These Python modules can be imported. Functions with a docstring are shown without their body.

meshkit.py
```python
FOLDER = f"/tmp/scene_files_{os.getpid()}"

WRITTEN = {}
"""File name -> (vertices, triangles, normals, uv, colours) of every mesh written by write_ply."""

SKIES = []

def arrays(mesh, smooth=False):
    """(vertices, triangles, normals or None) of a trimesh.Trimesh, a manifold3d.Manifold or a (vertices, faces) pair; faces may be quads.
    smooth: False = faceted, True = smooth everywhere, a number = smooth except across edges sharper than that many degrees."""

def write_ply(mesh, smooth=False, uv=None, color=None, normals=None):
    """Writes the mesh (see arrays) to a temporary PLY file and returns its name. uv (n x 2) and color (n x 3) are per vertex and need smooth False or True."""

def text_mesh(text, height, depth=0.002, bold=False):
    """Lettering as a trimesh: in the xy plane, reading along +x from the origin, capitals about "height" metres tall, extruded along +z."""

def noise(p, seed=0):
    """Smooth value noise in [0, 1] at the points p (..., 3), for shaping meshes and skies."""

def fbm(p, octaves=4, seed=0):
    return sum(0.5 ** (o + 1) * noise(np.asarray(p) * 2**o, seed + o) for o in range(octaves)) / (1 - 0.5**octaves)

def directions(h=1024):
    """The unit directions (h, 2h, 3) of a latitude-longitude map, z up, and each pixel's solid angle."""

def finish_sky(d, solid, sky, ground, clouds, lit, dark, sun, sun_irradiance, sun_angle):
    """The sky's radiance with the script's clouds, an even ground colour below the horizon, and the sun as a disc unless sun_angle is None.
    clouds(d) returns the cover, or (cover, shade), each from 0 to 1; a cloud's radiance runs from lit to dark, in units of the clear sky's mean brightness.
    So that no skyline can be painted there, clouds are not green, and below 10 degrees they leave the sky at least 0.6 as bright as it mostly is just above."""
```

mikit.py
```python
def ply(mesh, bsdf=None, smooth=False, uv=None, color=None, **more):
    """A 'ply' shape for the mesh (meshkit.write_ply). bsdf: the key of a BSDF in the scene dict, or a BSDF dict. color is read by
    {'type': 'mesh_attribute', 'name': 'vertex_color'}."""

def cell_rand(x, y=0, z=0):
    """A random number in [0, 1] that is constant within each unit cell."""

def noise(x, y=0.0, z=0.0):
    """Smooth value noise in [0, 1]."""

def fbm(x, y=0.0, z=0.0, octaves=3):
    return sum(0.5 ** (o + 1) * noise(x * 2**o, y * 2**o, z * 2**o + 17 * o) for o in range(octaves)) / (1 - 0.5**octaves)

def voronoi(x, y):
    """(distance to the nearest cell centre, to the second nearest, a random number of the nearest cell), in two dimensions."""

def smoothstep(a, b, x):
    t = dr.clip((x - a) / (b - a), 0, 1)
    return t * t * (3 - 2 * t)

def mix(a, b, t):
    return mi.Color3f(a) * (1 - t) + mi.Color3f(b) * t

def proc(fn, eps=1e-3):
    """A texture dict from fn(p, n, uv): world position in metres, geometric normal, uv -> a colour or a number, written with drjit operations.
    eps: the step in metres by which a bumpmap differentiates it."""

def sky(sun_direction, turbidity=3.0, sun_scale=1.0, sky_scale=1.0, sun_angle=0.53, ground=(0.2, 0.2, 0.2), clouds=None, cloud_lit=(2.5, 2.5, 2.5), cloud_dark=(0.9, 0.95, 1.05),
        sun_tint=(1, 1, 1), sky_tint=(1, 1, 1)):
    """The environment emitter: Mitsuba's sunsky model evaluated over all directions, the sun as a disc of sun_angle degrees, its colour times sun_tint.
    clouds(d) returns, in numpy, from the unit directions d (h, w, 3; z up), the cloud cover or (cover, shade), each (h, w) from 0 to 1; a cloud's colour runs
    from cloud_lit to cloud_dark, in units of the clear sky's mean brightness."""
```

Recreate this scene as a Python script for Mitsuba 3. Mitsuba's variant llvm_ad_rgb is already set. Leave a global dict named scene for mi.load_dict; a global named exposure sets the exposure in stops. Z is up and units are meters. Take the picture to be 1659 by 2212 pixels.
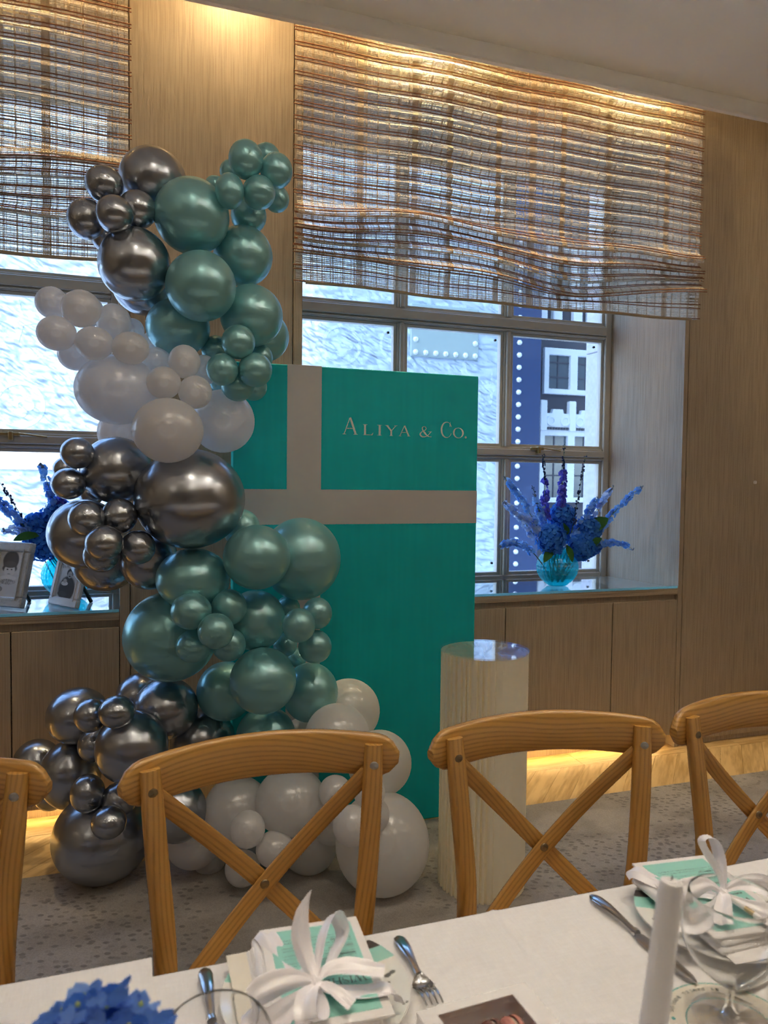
import math, random
import numpy as np, trimesh, mitsuba as mi, drjit as dr, mikit, meshkit
from mikit import noise, fbm, voronoi, cell_rand, smoothstep, mix, proc
T = mi.ScalarTransform4f
scene, labels = {}, {}
R = random.Random(7)

# ------------------------------------------------------------------ camera, sky, lamps, exposure
EYE = np.array([0.0, -3.1, 1.3547])
YAW, PITCH, ROLL = [math.radians(a) for a in (18.56, 2.355, 0.64)]
fwd = np.array([math.sin(YAW), math.cos(YAW), 0]); right = np.array([math.cos(YAW), -math.sin(YAW), 0]); up = np.array([0, 0, 1.0])
fwd, up = fwd * math.cos(PITCH) - up * math.sin(PITCH), up * math.cos(PITCH) + fwd * math.sin(PITCH)
right, up = right * math.cos(ROLL) + up * math.sin(ROLL), up * math.cos(ROLL) - right * math.sin(ROLL)
m = np.eye(4); m[:3, 0], m[:3, 1], m[:3, 2], m[:3, 3] = -right, up, fwd, EYE
scene['camera'] = {'type': 'thinlens', 'to_world': T(m), 'fov': math.degrees(2 * math.atan(829.5 / 1600)), 'fov_axis': 'x',
                   'aperture_radius': 0.0018, 'focus_distance': 2.4, 'near_clip': 0.05, 'far_clip': 200.0}
exposure = 0.74
SUN = np.array([-0.50, -0.62, 0.72])
scene['sky'] = mikit.sky(SUN, turbidity=3.0, sun_scale=1.3, sky_scale=23.0, ground=(0.25, 0.25, 0.26))
WASHC = np.array([1.0, 0.74, 0.40])
WARM, WARMER = np.array([1.0, 0.87, 0.70]), np.array([1.0, 0.65, 0.25])
LAMP_L, WASH_L, SPOT_I, STRIP_L, BULB_L = 120.0, 480.0, 1.5, 26.0, 6200.0      # ceiling downlights, wall washers in the pocket, strip under the cabinets

# ------------------------------------------------------------------ mesh helpers
class MB:
    """Collects pieces (vertices, faces, optional uv / colour) into one mesh."""
    def __init__(s): s.v, s.f, s.uv, s.c, s.n = [], [], [], [], 0
    def add(s, v, f, uv=None, c=None):
        v = np.asarray(v, float).reshape(-1, 3); f = np.asarray(f, int)
        if f.shape[1] == 4: f = np.vstack([f[:, [0, 1, 2]], f[:, [0, 2, 3]]])
        s.v.append(v); s.f.append(f + s.n); s.n += len(v)
        s.uv.append(np.zeros((len(v), 2)) if uv is None else np.asarray(uv, float).reshape(-1, 2))
        s.c.append(np.ones((len(v), 3)) if c is None else np.broadcast_to(np.asarray(c, float), (len(v), 3)))
        return s
    def mesh(s): return np.vstack(s.v), np.vstack(s.f)
    def UV(s): return np.vstack(s.uv)
    def C(s): return np.vstack(s.c)
    def tm(s, mm): return s.add(mm.vertices, mm.faces)
    def box(s, x0, x1, y0, y1, z0, z1, b=0.0, M=None):
        x0, x1 = min(x0, x1), max(x0, x1); y0, y1 = min(y0, y1), max(y0, y1); z0, z1 = min(z0, z1), max(z0, z1)
        b = min(b, (x1 - x0) * .45, (y1 - y0) * .45, (z1 - z0) * .45)
        if b <= 0:
            v = np.array([[x, y, z] for x in (x0, x1) for y in (y0, y1) for z in (z0, z1)])
            f = [[0, 1, 3, 2], [4, 6, 7, 5], [0, 4, 5, 1], [2, 3, 7, 6], [0, 2, 6, 4], [1, 5, 7, 3]]
        else:
            pts = []
            for sx, X, dx in ((-1, x0, b), (1, x1, -b)):
                for sy, Y, dy in ((-1, y0, b), (1, y1, -b)):
                    for sz, Z, dz in ((-1, z0, b), (1, z1, -b)):
                        pts += [[X, Y + dy, Z + dz], [X + dx, Y, Z + dz], [X + dx, Y + dy, Z]]
            h = trimesh.convex.convex_hull(np.array(pts)); v, f = np.array(h.vertices), np.array(h.faces)
        if M is not None: v = (np.c_[v, np.ones(len(v))] @ np.asarray(M).T)[:, :3]
        return s.add(v, f)
    def sheet(s, P, uv=None, c=None):
        """P: (n, m, 3) grid."""
        n, k = P.shape[:2]
        i, j = np.meshgrid(np.arange(n - 1), np.arange(k - 1), indexing='ij')
        a = i * k + j
        f = np.stack([a, a + 1, a + k + 1, a + k], -1).reshape(-1, 4)
        if uv is None:
            uv = np.stack(np.meshgrid(np.linspace(0, 1, n), np.linspace(0, 1, k), indexing='ij'), -1)
        return s.add(P.reshape(-1, 3), f, uv.reshape(-1, 2), None if c is None else np.broadcast_to(c, P.shape).reshape(-1, 3))
    def tube(s, pts, r, sides=6, c=None, cap=True):
        p = np.asarray(pts, float); t = np.gradient(p, axis=0); t /= np.linalg.norm(t, axis=1, keepdims=True) + 1e-12
        a = np.cross(t, np.where(np.abs(t[:, 2:]) < .9, [0, 0, 1.0], [1.0, 0, 0])); a /= np.linalg.norm(a, axis=1, keepdims=True) + 1e-12
        b = np.cross(t, a); an = np.arange(sides + 1) * 2 * np.pi / sides
        rr = np.broadcast_to(r, (len(p),))[:, None, None]
        P = p[:, None] + rr * (np.cos(an)[None, :, None] * a[:, None] + np.sin(an)[None, :, None] * b[:, None])
        L = np.r_[0, np.cumsum(np.linalg.norm(np.diff(p, axis=0), axis=1))]
        uv = np.stack(np.broadcast_arrays(L[:, None], (an / 6.283 * 6.283 * float(np.mean(r)))[None]), -1)
        s.sheet(P[:, ::-1], uv[:, ::-1], c)
        if cap:
            for e, flip in ((0, False), (-1, True)):
                ring = P[e, :-1]; q = np.vstack([ring, p[e]]); k = len(ring)
                f = np.array([[i, (i + 1) % k, k] for i in range(k)])
                s.add(q, f if flip else f[:, ::-1], None, c)
        return s
    def lathe(s, prof, c=(0, 0, 0), n=32, wob=None, col=None):
        prof = np.asarray(prof, float); a = np.linspace(0, 2 * np.pi, n + 1)
        r = prof[:, 0][:, None] * np.ones_like(a)[None]
        z = prof[:, 1][:, None] * np.ones_like(a)[None]
        if wob is not None: r = r * wob(a[None, :], prof[:, 1][:, None])
        P = np.stack([c[0] + r * np.cos(a), c[1] + r * np.sin(a), c[2] + z], -1)
        return s.sheet(P[:, ::-1] if prof[-1, 1] < prof[0, 1] else P.transpose(1, 0, 2)[::1].transpose(1, 0, 2), None, col) if False else s.sheet(P, None, col)
    def prism(s, poly, y0, y1, plane='xz', M=None):
        """a shapely polygon (x, z) given depth along y."""
        for g in getattr(poly, 'geoms', [poly]):
            if g.area < 1e-9: continue
            e = trimesh.creation.extrude_polygon(g, abs(y1 - y0), engine='earcut')
            v = np.array(e.vertices)
            if plane == 'xz':                       # front of the letter faces -y
                v = np.c_[v[:, 0], min(y0, y1) + (abs(y1 - y0) - v[:, 2]), v[:, 1]]
            else:
                v = np.c_[v[:, 0], v[:, 1], min(y0, y1) + v[:, 2]]
            if M is not None: v = (np.c_[v, np.ones(len(v))] @ np.asarray(M).T)[:, :3]
            s.add(v, e.faces)
        return s

def fresh(base):
    if base not in USED:
        USED[base] = 0; return base
    USED[base] += 1
    return '%s_%03d' % (base, USED[base])
USED = {}
def lab(key, label=None, cat=None, group=None, kind=None):
    d = {k: v for k, v in (('label', label), ('category', cat), ('group', group), ('kind', kind)) if v}
    if d: labels[key] = {**labels.get(key, {}), **d}
def thing(name, label, cat, group=None):
    key = fresh(name); lab(key, label, cat, group); return key
def put(name, mb, bsdf, parent=None, label=None, cat=None, group=None, kind=None, smooth=False, uv=False, col=False, **more):
    key = fresh((parent + '__' if parent else '') + name)
    if isinstance(mb, dict): scene[key] = {**mb, **more}
    else:
        if uv or col: smooth = True if smooth else False
        scene[key] = mikit.ply(mb.mesh(), bsdf, smooth=smooth, uv=mb.UV() if uv else None, color=mb.C() if col else None, **more)
    lab(key, label, cat, group, kind)
    return key
def sweep(path, half_w, half_t, side, n=12, pw=3.0, taper=None):
    """Rounded-rectangle section along a path; side(i): unit vector across the width."""
    path = np.asarray(path, float); t = np.gradient(path, axis=0); t /= np.linalg.norm(t, axis=1, keepdims=True)
    a = np.linspace(0, 2 * np.pi, n + 1)
    ca, sa = np.cos(a), np.sin(a); q = (np.abs(ca) ** pw + np.abs(sa) ** pw) ** (-1 / pw)
    P = []
    L = np.r_[0, np.cumsum(np.linalg.norm(np.diff(path, axis=0), axis=1))]; uv = []
    for i, p in enumerate(path):
        sd = np.asarray(side if not callable(side) else side(i), float); sd = sd - t[i] * np.dot(sd, t[i]); sd /= np.linalg.norm(sd)
        nn = np.cross(t[i], sd)
        w = half_w[i] if np.ndim(half_w) else half_w; th = half_t[i] if np.ndim(half_t) else half_t
        P.append(p + np.outer(w * q * ca, sd) + np.outer(th * q * sa, nn)); uv.append(np.stack([np.full(n + 1, L[i]), w * ca + .3 * th * sa], -1))
    m_ = MB(); P = np.array(P); m_.sheet(P[:, ::-1], np.array(uv)[:, ::-1])
    for e, fl in ((0, False), (-1, True)):
        ring = P[e, :-1]; k = len(ring); f = np.array([[i, (i + 1) % k, k] for i in range(k)])
        m_.add(np.vstack([ring, path[e]]), f if fl else f[:, ::-1], np.vstack([uv[e][:-1], uv[e].mean(0)]))
    return m_

# ------------------------------------------------------------------ materials
def C3(*a): return {'type': 'rgb', 'value': list(a)}
def mat(key, d, two=True): scene[key] = {'type': 'twosided', 'b': d} if two else d
def prin(c, rough=.5, **k): return {'type': 'principled', 'base_color': C3(*c) if isinstance(c, tuple) else c, 'roughness': rough, **{a: b for a, b in k.items()}}
def thin(c, rough=.4, **k): return {'type': 'principledthin', 'base_color': C3(*c) if isinstance(c, tuple) else c, 'roughness': rough, **k}
def bump(d, fn, scale, eps=1e-3): return {'type': 'bumpmap', 'arbitrary': proc(fn, eps), 'scale': scale, 'b': d}

def veneer_fn(base, dark):
    def fn(p, n, uv):
        h = p.x + p.y
        g = fbm(h * 330., p.y * 3, p.z * 7.0, 2)
        s = noise(h * 150, 3.1, p.z * 2.2)
        big = noise(h * 2.6, 8.0, p.z * .5)
        t = dr.clip(.50 * smoothstep(.3, .8, g) + .22 * s + .22 * (big - .5), 0, 1)
        return mix(base, dark, t)
    return fn
def veneer_bump(p, n, uv): return noise((p.x + p.y) * 330., 1.0, p.z * 9.)
mat('m_veneer', bump(prin(proc(veneer_fn((.40, .325, .24), (.26, .20, .14))), .55, specular=.35), veneer_bump, .0012, 4e-4))
def lip_fn(p, n, uv):
    g = fbm(p.x * 5., p.y * 3, p.z * 330.0, 2)
    return mix((.40, .325, .235), (.24, .185, .13), smoothstep(.3, .75, g))
mat('m_pale', prin((.62, .61, .58), .6))
mat('m_lip', prin(proc(lip_fn), .55, specular=.35))
mat('m_dark', prin((.05, .035, .025), .7))
mat('m_ceiling', prin((.86, .81, .73), .9, specular=.1))
mat('m_wall', prin((.62, .55, .46), .8, specular=.2))
mat('m_metal', prin((.50, .475, .42), .42, metallic=.3, specular=.5))
mat('m_glass', {'type': 'thindielectric', 'int_ior': 1.5}, False)
mat('m_black', prin((.02, .02, .025), .4))
mat('m_brass', prin((.45, .33, .16), .3, metallic=.9))
mat('m_screw', prin((.16, .12, .07), .35, metallic=.9))
mat('m_bolt', prin((.35, .34, .33), .35, metallic=.9))
def parquet_fn(p, n, uv):
    g = fbm(uv.x * 9., uv.y * 90., uv.x * 2, 3)
    w = noise(uv.x * 4, uv.y * 22, 5.0)
    return mix((.62, .44, .22), (.42, .27, .11), smoothstep(.3, .75, .6 * g + .4 * w))
mat('m_parquet', prin(proc(parquet_fn), .38, specular=.5))
def carpet_fn(p, n, uv):
    zone = fbm(p.x * 1.9, p.y * 2.3, 2.0, 2)
    a, b, c = voronoi(p.x * 36. + .35 * p.y * 36., p.y * 46.)
    sp = (1 - smoothstep(.22, .42, a)) * smoothstep(.63, .76, zone + .30 * (c - .5))
    gr = .5 * noise(p.x * 260., p.y * 260., 1.0) + .5 * noise(p.x * 700., p.y * 700., 4.0)
    stain = fbm(p.x * 5., p.y * 9., 7.0, 3)
    base = mix((.37, .345, .32), (.27, .25, .23), smoothstep(.35, .7, stain))
    base = mix(base, (.13, .12, .112), .62 * sp)
    return base * (.80 + .40 * gr)
def carpet_bump(p, n, uv): return noise(p.x * 300., p.y * 300., 1.0)
mat('m_carpet', bump(prin(proc(carpet_fn), .95, specular=.05, sheen=.3), carpet_bump, .004, 1e-3))
def cloth_fn(p, n, uv):
    w = .5 * noise(p.x * 900., p.y * 90., p.z * 300) + .5 * noise(p.x * 90., p.y * 900., p.z * 300)
    return mix((.86, .84, .82), (.78, .755, .73), w)
mat('m_cloth', prin(proc(cloth_fn), .85, specular=.15, sheen=.3))
def honey_fn(p, n, uv):
    # growth rings: long cathedrals along the piece, drawn out pores
    w = fbm(uv.x * 2.6 + p.x * 1.1 + p.z * .4, uv.y * 7., 1.3, 2)
    ring = .5 + .5 * dr.sin(uv.y * 800. + w * 40.)
    pore = noise(uv.x * 40., uv.y * 1300., 3.0)
    t = .50 * smoothstep(.45, 1.0, ring) + .32 * smoothstep(.55, .9, pore) * smoothstep(.2, .9, ring)
    return mix((.42, .210, .045), (.255, .115, .020), dr.clip(t, 0, 1))
mat('m_honey', prin(proc(honey_fn), .36, specular=.45, clearcoat=.5, clearcoat_gloss=.75))
mat('m_seat', prin((.62, .46, .25), .75))
# balloons
mat('m_chrome', prin((.33, .355, .395), .23, metallic=1.0, clearcoat=1.0, clearcoat_gloss=.92))
mat('m_teal', prin((.19, .45, .475), .28, metallic=.45, specular=.6, clearcoat=1.0, clearcoat_gloss=.92))
scene['m_white'] = {'type': 'blendbsdf', 'weight': .09, 'a': thin((.93, .915, .905), .3, diff_trans=1.0, eta=1.4), 'b': {'type': 'roughconductor', 'material': 'none', 'alpha': .045, 'distribution': 'ggx'}}
# backdrop panel
def turq_fn(p, n, uv): return mix((.001, .40, .44), (.001, .375, .415), noise(p.x * 90, p.z * 6, 2.))
mat('m_turq', prin(proc(turq_fn), .6, specular=.3))
mat('m_ribbonband', prin((.50, .485, .475), .6, specular=.3))
mat('m_letter', prin((.72, .70, .67), .5))
mat('m_edge', prin((.02, .33, .30), .6))
# blinds
def weave_fn(p, n, uv):
    g = noise(p.x * 55., p.y * 40, p.z * 420.)
    k = noise(p.x * 9., 2.0, p.z * 30.)
    return mix((.72, .67, .56), (.50, .445, .34), dr.clip(.75 * g + .35 * (k - .5), 0, 1))
mat('m_weave', thin(proc(weave_fn), .7, diff_trans=.9, eta=1.3), False)
mat('m_tape', thin((.46, .36, .24), .8, diff_trans=.5, eta=1.3), False)
mat('m_reed', prin((.235, .095, .042), .5, specular=.4))
# glass, flowers
mat('m_vase', thin((.10, .86, .93), .10, spec_trans=.80, diff_trans=1.5, eta=1.45), False)
mat('m_sillglass', {'type': 'thindielectric', 'int_ior': 1.55, 'specular_transmittance': C3(.93, .97, .96)}, False)
mat('m_glassedge', thin((.62, .95, .95), .2, spec_trans=.5, diff_trans=1.2, eta=1.5), False)
VC = {'type': 'mesh_attribute', 'name': 'vertex_color'}
mat('m_petal', thin(VC, .6, diff_trans=1.0, eta=1.3), False)
mat('m_leaf', thin((.035, .11, .03), .45, diff_trans=.5, eta=1.4), False)
mat('m_stem', prin((.07, .16, .05), .6))
mat('m_paint', prin(VC, .6, specular=.25))
mat('m_paper', prin((.83, .80, .78), .75, specular=.15))
mat('m_cream', prin((.80, .74, .62), .8, specular=.15))
mat('m_mint', prin((.30, .64, .56), .7, specular=.2))
mat('m_ink', prin((.03, .05, .05), .6))
mat('m_pleat', prin((.95, .85, .63), .6, specular=.3))
mat('m_satin', prin((.86, .83, .86), .27, specular=.8, sheen=.6, sheen_tint=.2, anisotropic=.4))
mat('m_china', prin((.84, .82, .77), .12, specular=.6, clearcoat=.6))
mat('m_silver', prin((.55, .55, .56), .14, metallic=1.0))
mat('m_wax', prin((.80, .78, .78), .45, specular=.4))
mat('m_wineglass', {'type': 'thindielectric', 'int_ior': 1.8}, False)
mat('m_solidglass', {'type': 'dielectric', 'int_ior': 1.5}, False)

# ------------------------------------------------------------------ the room
X0, X1, YB, ZC, ZP = -4.6, 6.2, -7.4, 3.165, 3.42      # left, right, back, ceiling, top of the blind pocket
SILL, GY = 0.825, 0.517
W1, W2 = (-2.10, -0.06), (0.668, 2.635)                 # window openings in the wall plane y = 0
HEAD = 3.02
b = MB()
b.box(X0 - .3, X1 + .3, YB - .3, .75, -.30, -.012)
put('floor', b, 'm_dark', label='floor of the dining room under the carpet and parquet border', kind='structure')
# parquet border along the window wall: one straight plank row, then slanted planks
def plank(poly, z0, z1, ang, off):
    pts = np.array(poly); k = len(pts)
    v = np.vstack([np.c_[pts, np.full(k, z0)], np.c_[pts, np.full(k, z1)]])
    f = [[i, (i + 1) % k, k + (i + 1) % k] for i in range(k)] + [[i, k + (i + 1) % k, k + i] for i in range(k)]
    f += [[k, k + i, k + i + 1] for i in range(1, k - 1)]
    ca, sa = math.cos(ang), math.sin(ang)
    uv = np.c_[v[:, 0] * ca + v[:, 1] * sa + off, -v[:, 0] * sa + v[:, 1] * ca + off * 1.7]
    return MB().add(v, f, uv)
x = -2.70
while x < 5.4:
    L = .95
    put('parquet_plank', plank([(x + .0008, -.075), (x + L - .0008, -.075), (x + L - .0008, .10), (x + .0008, .10)], -.012, -R.uniform(0, .0006), 0, R.uniform(0, 9)), 'm_parquet', 'floor', uv=True)
    x += L
x, k = -2.7, 0
while x < 5.4:
    w, sl = .135, .30
    put('parquet_plank', plank([(x + .0007, -.40), (x + w - .0007, -.40), (x + w + sl - .0007, -.0762), (x + sl + .0007, -.0762)], -.012, -R.uniform(0, .0008), math.atan2(.324, sl), R.uniform(0, 9)), 'm_parquet', 'floor', uv=True)
    x += w; k += 1
n = 60
gx, gy = np.meshgrid(np.linspace(X0 + .01, X1 - .01, 2), np.linspace(YB + .01, -.396, 2), indexing='ij')
b = MB(); b.box(X0 + .01, X1 - .01, YB + .01, -.396, -.012, .004, .003)
put('carpet', b, 'm_carpet', label='grey brown carpet with a mottled spot print covering the dining room floor', cat='carpet')

def wall_box(name, *a, parent='wall_front', m='m_veneer', bev=.0015, **k): return put(name, MB().box(*a, bev), m, parent, **k)
for nm_, lb_ in (('left', 'oak veneer wall left of the left window'), ('middle', 'oak veneer pillar wall between the two windows'), ('right', 'oak veneer wall right of the right window'), ('top', 'oak veneer wall over the two windows')):
    lab('wall_front_' + nm_, lb_, kind='structure')
wall_box('veneer_panel', -.018, .626, 0, .06, 0, ZP, parent='wall_front_middle')                              # pillar between the windows
wall_box('pillar_core', W1[1] + .0005, W2[0] - .0005, .012, .62, 0, ZP, m='m_veneer', parent='wall_front_middle')
wall_box('edge_strip', W1[1], -.0235, -.002, .06, 0, ZP, parent='wall_front_middle')
wall_box('edge_strip', .631, W2[0], -.002, .06, 0, ZP, parent='wall_front_middle')
wall_box('edge_strip', W2[1], 2.660, -.002, .06, 0, ZP, parent='wall_front_right')
wall_box('veneer_panel', 2.6655, 3.62, 0, .06, .028, ZP, parent='wall_front_right')
wall_box('veneer_panel', 3.6245, 4.62, 0, .06, .028, ZP, parent='wall_front_right')
wall_box('veneer_panel', 4.6245, X1, 0, .06, .028, ZP, parent='wall_front_right')
wall_box('wall_core', 2.64, X1, .012, .62, 0, ZP, m='m_veneer', parent='wall_front_right')
wall_box('edge_strip', W1[0] - .025, W1[0], -.002, .06, 0, ZP, parent='wall_front_left')
wall_box('veneer_panel', X0, W1[0] - .03, 0, .06, .028, ZP, parent='wall_front_left')
wall_box('wall_core', X0, W1[0] - .0005, .012, .62, 0, ZP, parent='wall_front_left')
for (a, c) in (W1, W2):
    wall_box('lintel', a, c, 0, .62, HEAD, ZP, parent='wall_front_top')
b = MB(); v = [(W2[1], .0), (W2[1], .62), (2.560, .62)]
def quadprism(pts, z0, z1):
    k = len(pts); pts = np.array(pts); v = np.vstack([np.c_[pts, np.full(k, z0)], np.c_[pts, np.full(k, z1)]])
    f = [[i, (i + 1) % k, k + (i + 1) % k] for i in range(k)] + [[i, k + (i + 1) % k, k + i] for i in range(k)] + [[k, k + i, k + i + 1] for i in range(1, k - 1)] + [[0, i + 1, i] for i in range(1, k - 1)]
    return MB().add(v, f)
put('jamb_panel', quadprism([(W2[1], .004), (W2[1] + .01, .62), (2.556, .62)], SILL, HEAD), 'm_veneer', 'wall_front_right')
put('jamb_panel', quadprism([(W2[0], .004), (W2[0] - .01, .62), (.742, .62)], SILL, HEAD), 'm_veneer', 'wall_front_middle')
put('jamb_panel', quadprism([(W1[1], .004), (W1[1] + .01, .62), (-.075, .62)], SILL, HEAD), 'm_veneer', 'wall_front_middle')
put('jamb_panel', quadprism([(W1[0], .004), (W1[0] - .01, .62), (-2.03, .62)], SILL, HEAD), 'm_veneer', 'wall_front_left')
# a little wall button on the right panel
put('wall_button', MB().tube([(3.11, .002, 1.372), (3.11, -.008, 1.372)], .009, 14), 'm_paper', 'wall_front_right', label='small pale round button on the right panel')
for nm, a in (('wall_left', (X0 - .15, X0, YB, .62, 0, ZP)), ('wall_right', (X1, X1 + .15, YB, .62, 0, ZP)), ('wall_back', (X0, X1, YB - .15, YB, 0, ZP))):
    put(nm, MB().box(*a), 'm_wall', label='%s wall of the dining room' % nm[5:], kind='structure')
b = MB(); b.box(X0, X1, YB, -.25, ZC, ZP + .1, 0)
put('ceiling', b, 'm_ceiling', label='plain warm white ceiling that ends in a fascia before the blinds', kind='structure')
b = MB(); pr = [(-.262, ZC), (-.262, ZC - .062), (-.252, ZC - .072), (-.232, ZC - .072), (-.225, ZC - .062), (-.225, ZP)]
b.box(X0, X1, -.27, -.235, ZC - .072, ZC + .002, .006)
put('fascia', b, 'm_ceiling', 'ceiling')
put('pocket_top', MB().box(X0, X1, -.25, .62, ZP, ZP + .1), 'm_ceiling', 'ceiling')
# dark doorway and pictures on the back wall, for the balloons to mirror
lab('door_1', 'dark door in the back wall', kind='structure')
put('leaf', MB().box(-2.2, -1.1, YB, YB + .05, 0, 2.3, .004), 'm_dark', 'door_1')
# recessed downlights
for i, (lx, ly) in enumerate([(.15, -2.1), (1.5, -2.0), (3.2, -2.2), (.2, -3.9), (2.0, -4.1), (-2.6, -3.9), (4.4, -4.0)]):
    key = 'ceiling__downlight' + ('_%03d' % i if i else '')
    scene[key] = {'type': 'disk', 'to_world': T().translate([lx, ly, ZC - .003]).rotate([1, 0, 0], 180).scale(.045),
                  'bsdf': {'type': 'diffuse', 'reflectance': C3(.1, .1, .1)}, 'emitter': {'type': 'area', 'radiance': C3(*(WARM * LAMP_L))}}
for i, lx in enumerate((-.55, .36, 1.20, 2.22)):
    scene['ceiling__wash_lamp' + ('_%03d' % i if i else '')] = {'type': 'disk', 'to_world': T().translate([lx, -.188, ZP - .01]).rotate([1, 0, 0], 180).scale(.042),
        'bsdf': {'type': 'diffuse', 'reflectance': C3(.1, .1, .1)}, 'emitter': {'type': 'area', 'radiance': C3(*(WASHC * WASH_L * (1.5, .36, 2.4, 1.6)[i]))}}
lab('ceiling', kind='structure')
# two pendant uplights with globe bulbs in open trays light the ceiling over the table
for ly in (-2.75, -3.35):
    k = thing('pendant_lamp', 'linear pendant uplight with globe bulbs in a tray, %s above the table' % ('nearer to the windows' if ly > -3 else 'farther from the windows'), 'lamp')
    mb = MB()
    for q in range(5):
        e = trimesh.creation.icosphere(2, .022); mb.add(np.array(e.vertices) + [.85 + q * .40, ly, 2.72], e.faces)
    kb = put('bulbs', mb, 'm_dark', k, smooth=True); scene[kb]['emitter'] = {'type': 'area', 'radiance': C3(*(WARM * BULB_L / 2))}
    put('tray', MB().box(.7, 2.6, ly - .09, ly + .09, 2.66, 2.672).box(.7, 2.6, ly - .09, ly - .084, 2.66, 2.745).box(.7, 2.6, ly + .084, ly + .09, 2.66, 2.747), 'm_brass', k)
    put('rod', MB().tube([(1.65, ly, 2.66), (1.65, ly, ZC)], .006, 8), 'm_brass', k)
for i, (lx, ly) in enumerate(((-.35, -2.35), (.55, -2.30), (1.5, -2.35))):
    scene['table_spot_%03d' % i] = {'type': 'spot', 'to_world': T().look_at(origin=[lx, ly, ZC - .02], target=[lx + .02, ly + .02, .7], up=[0, 1, 0]),
                                   'intensity': C3(*(WARM * SPOT_I)), 'cutoff_angle': 34, 'beam_width': 16}

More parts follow.
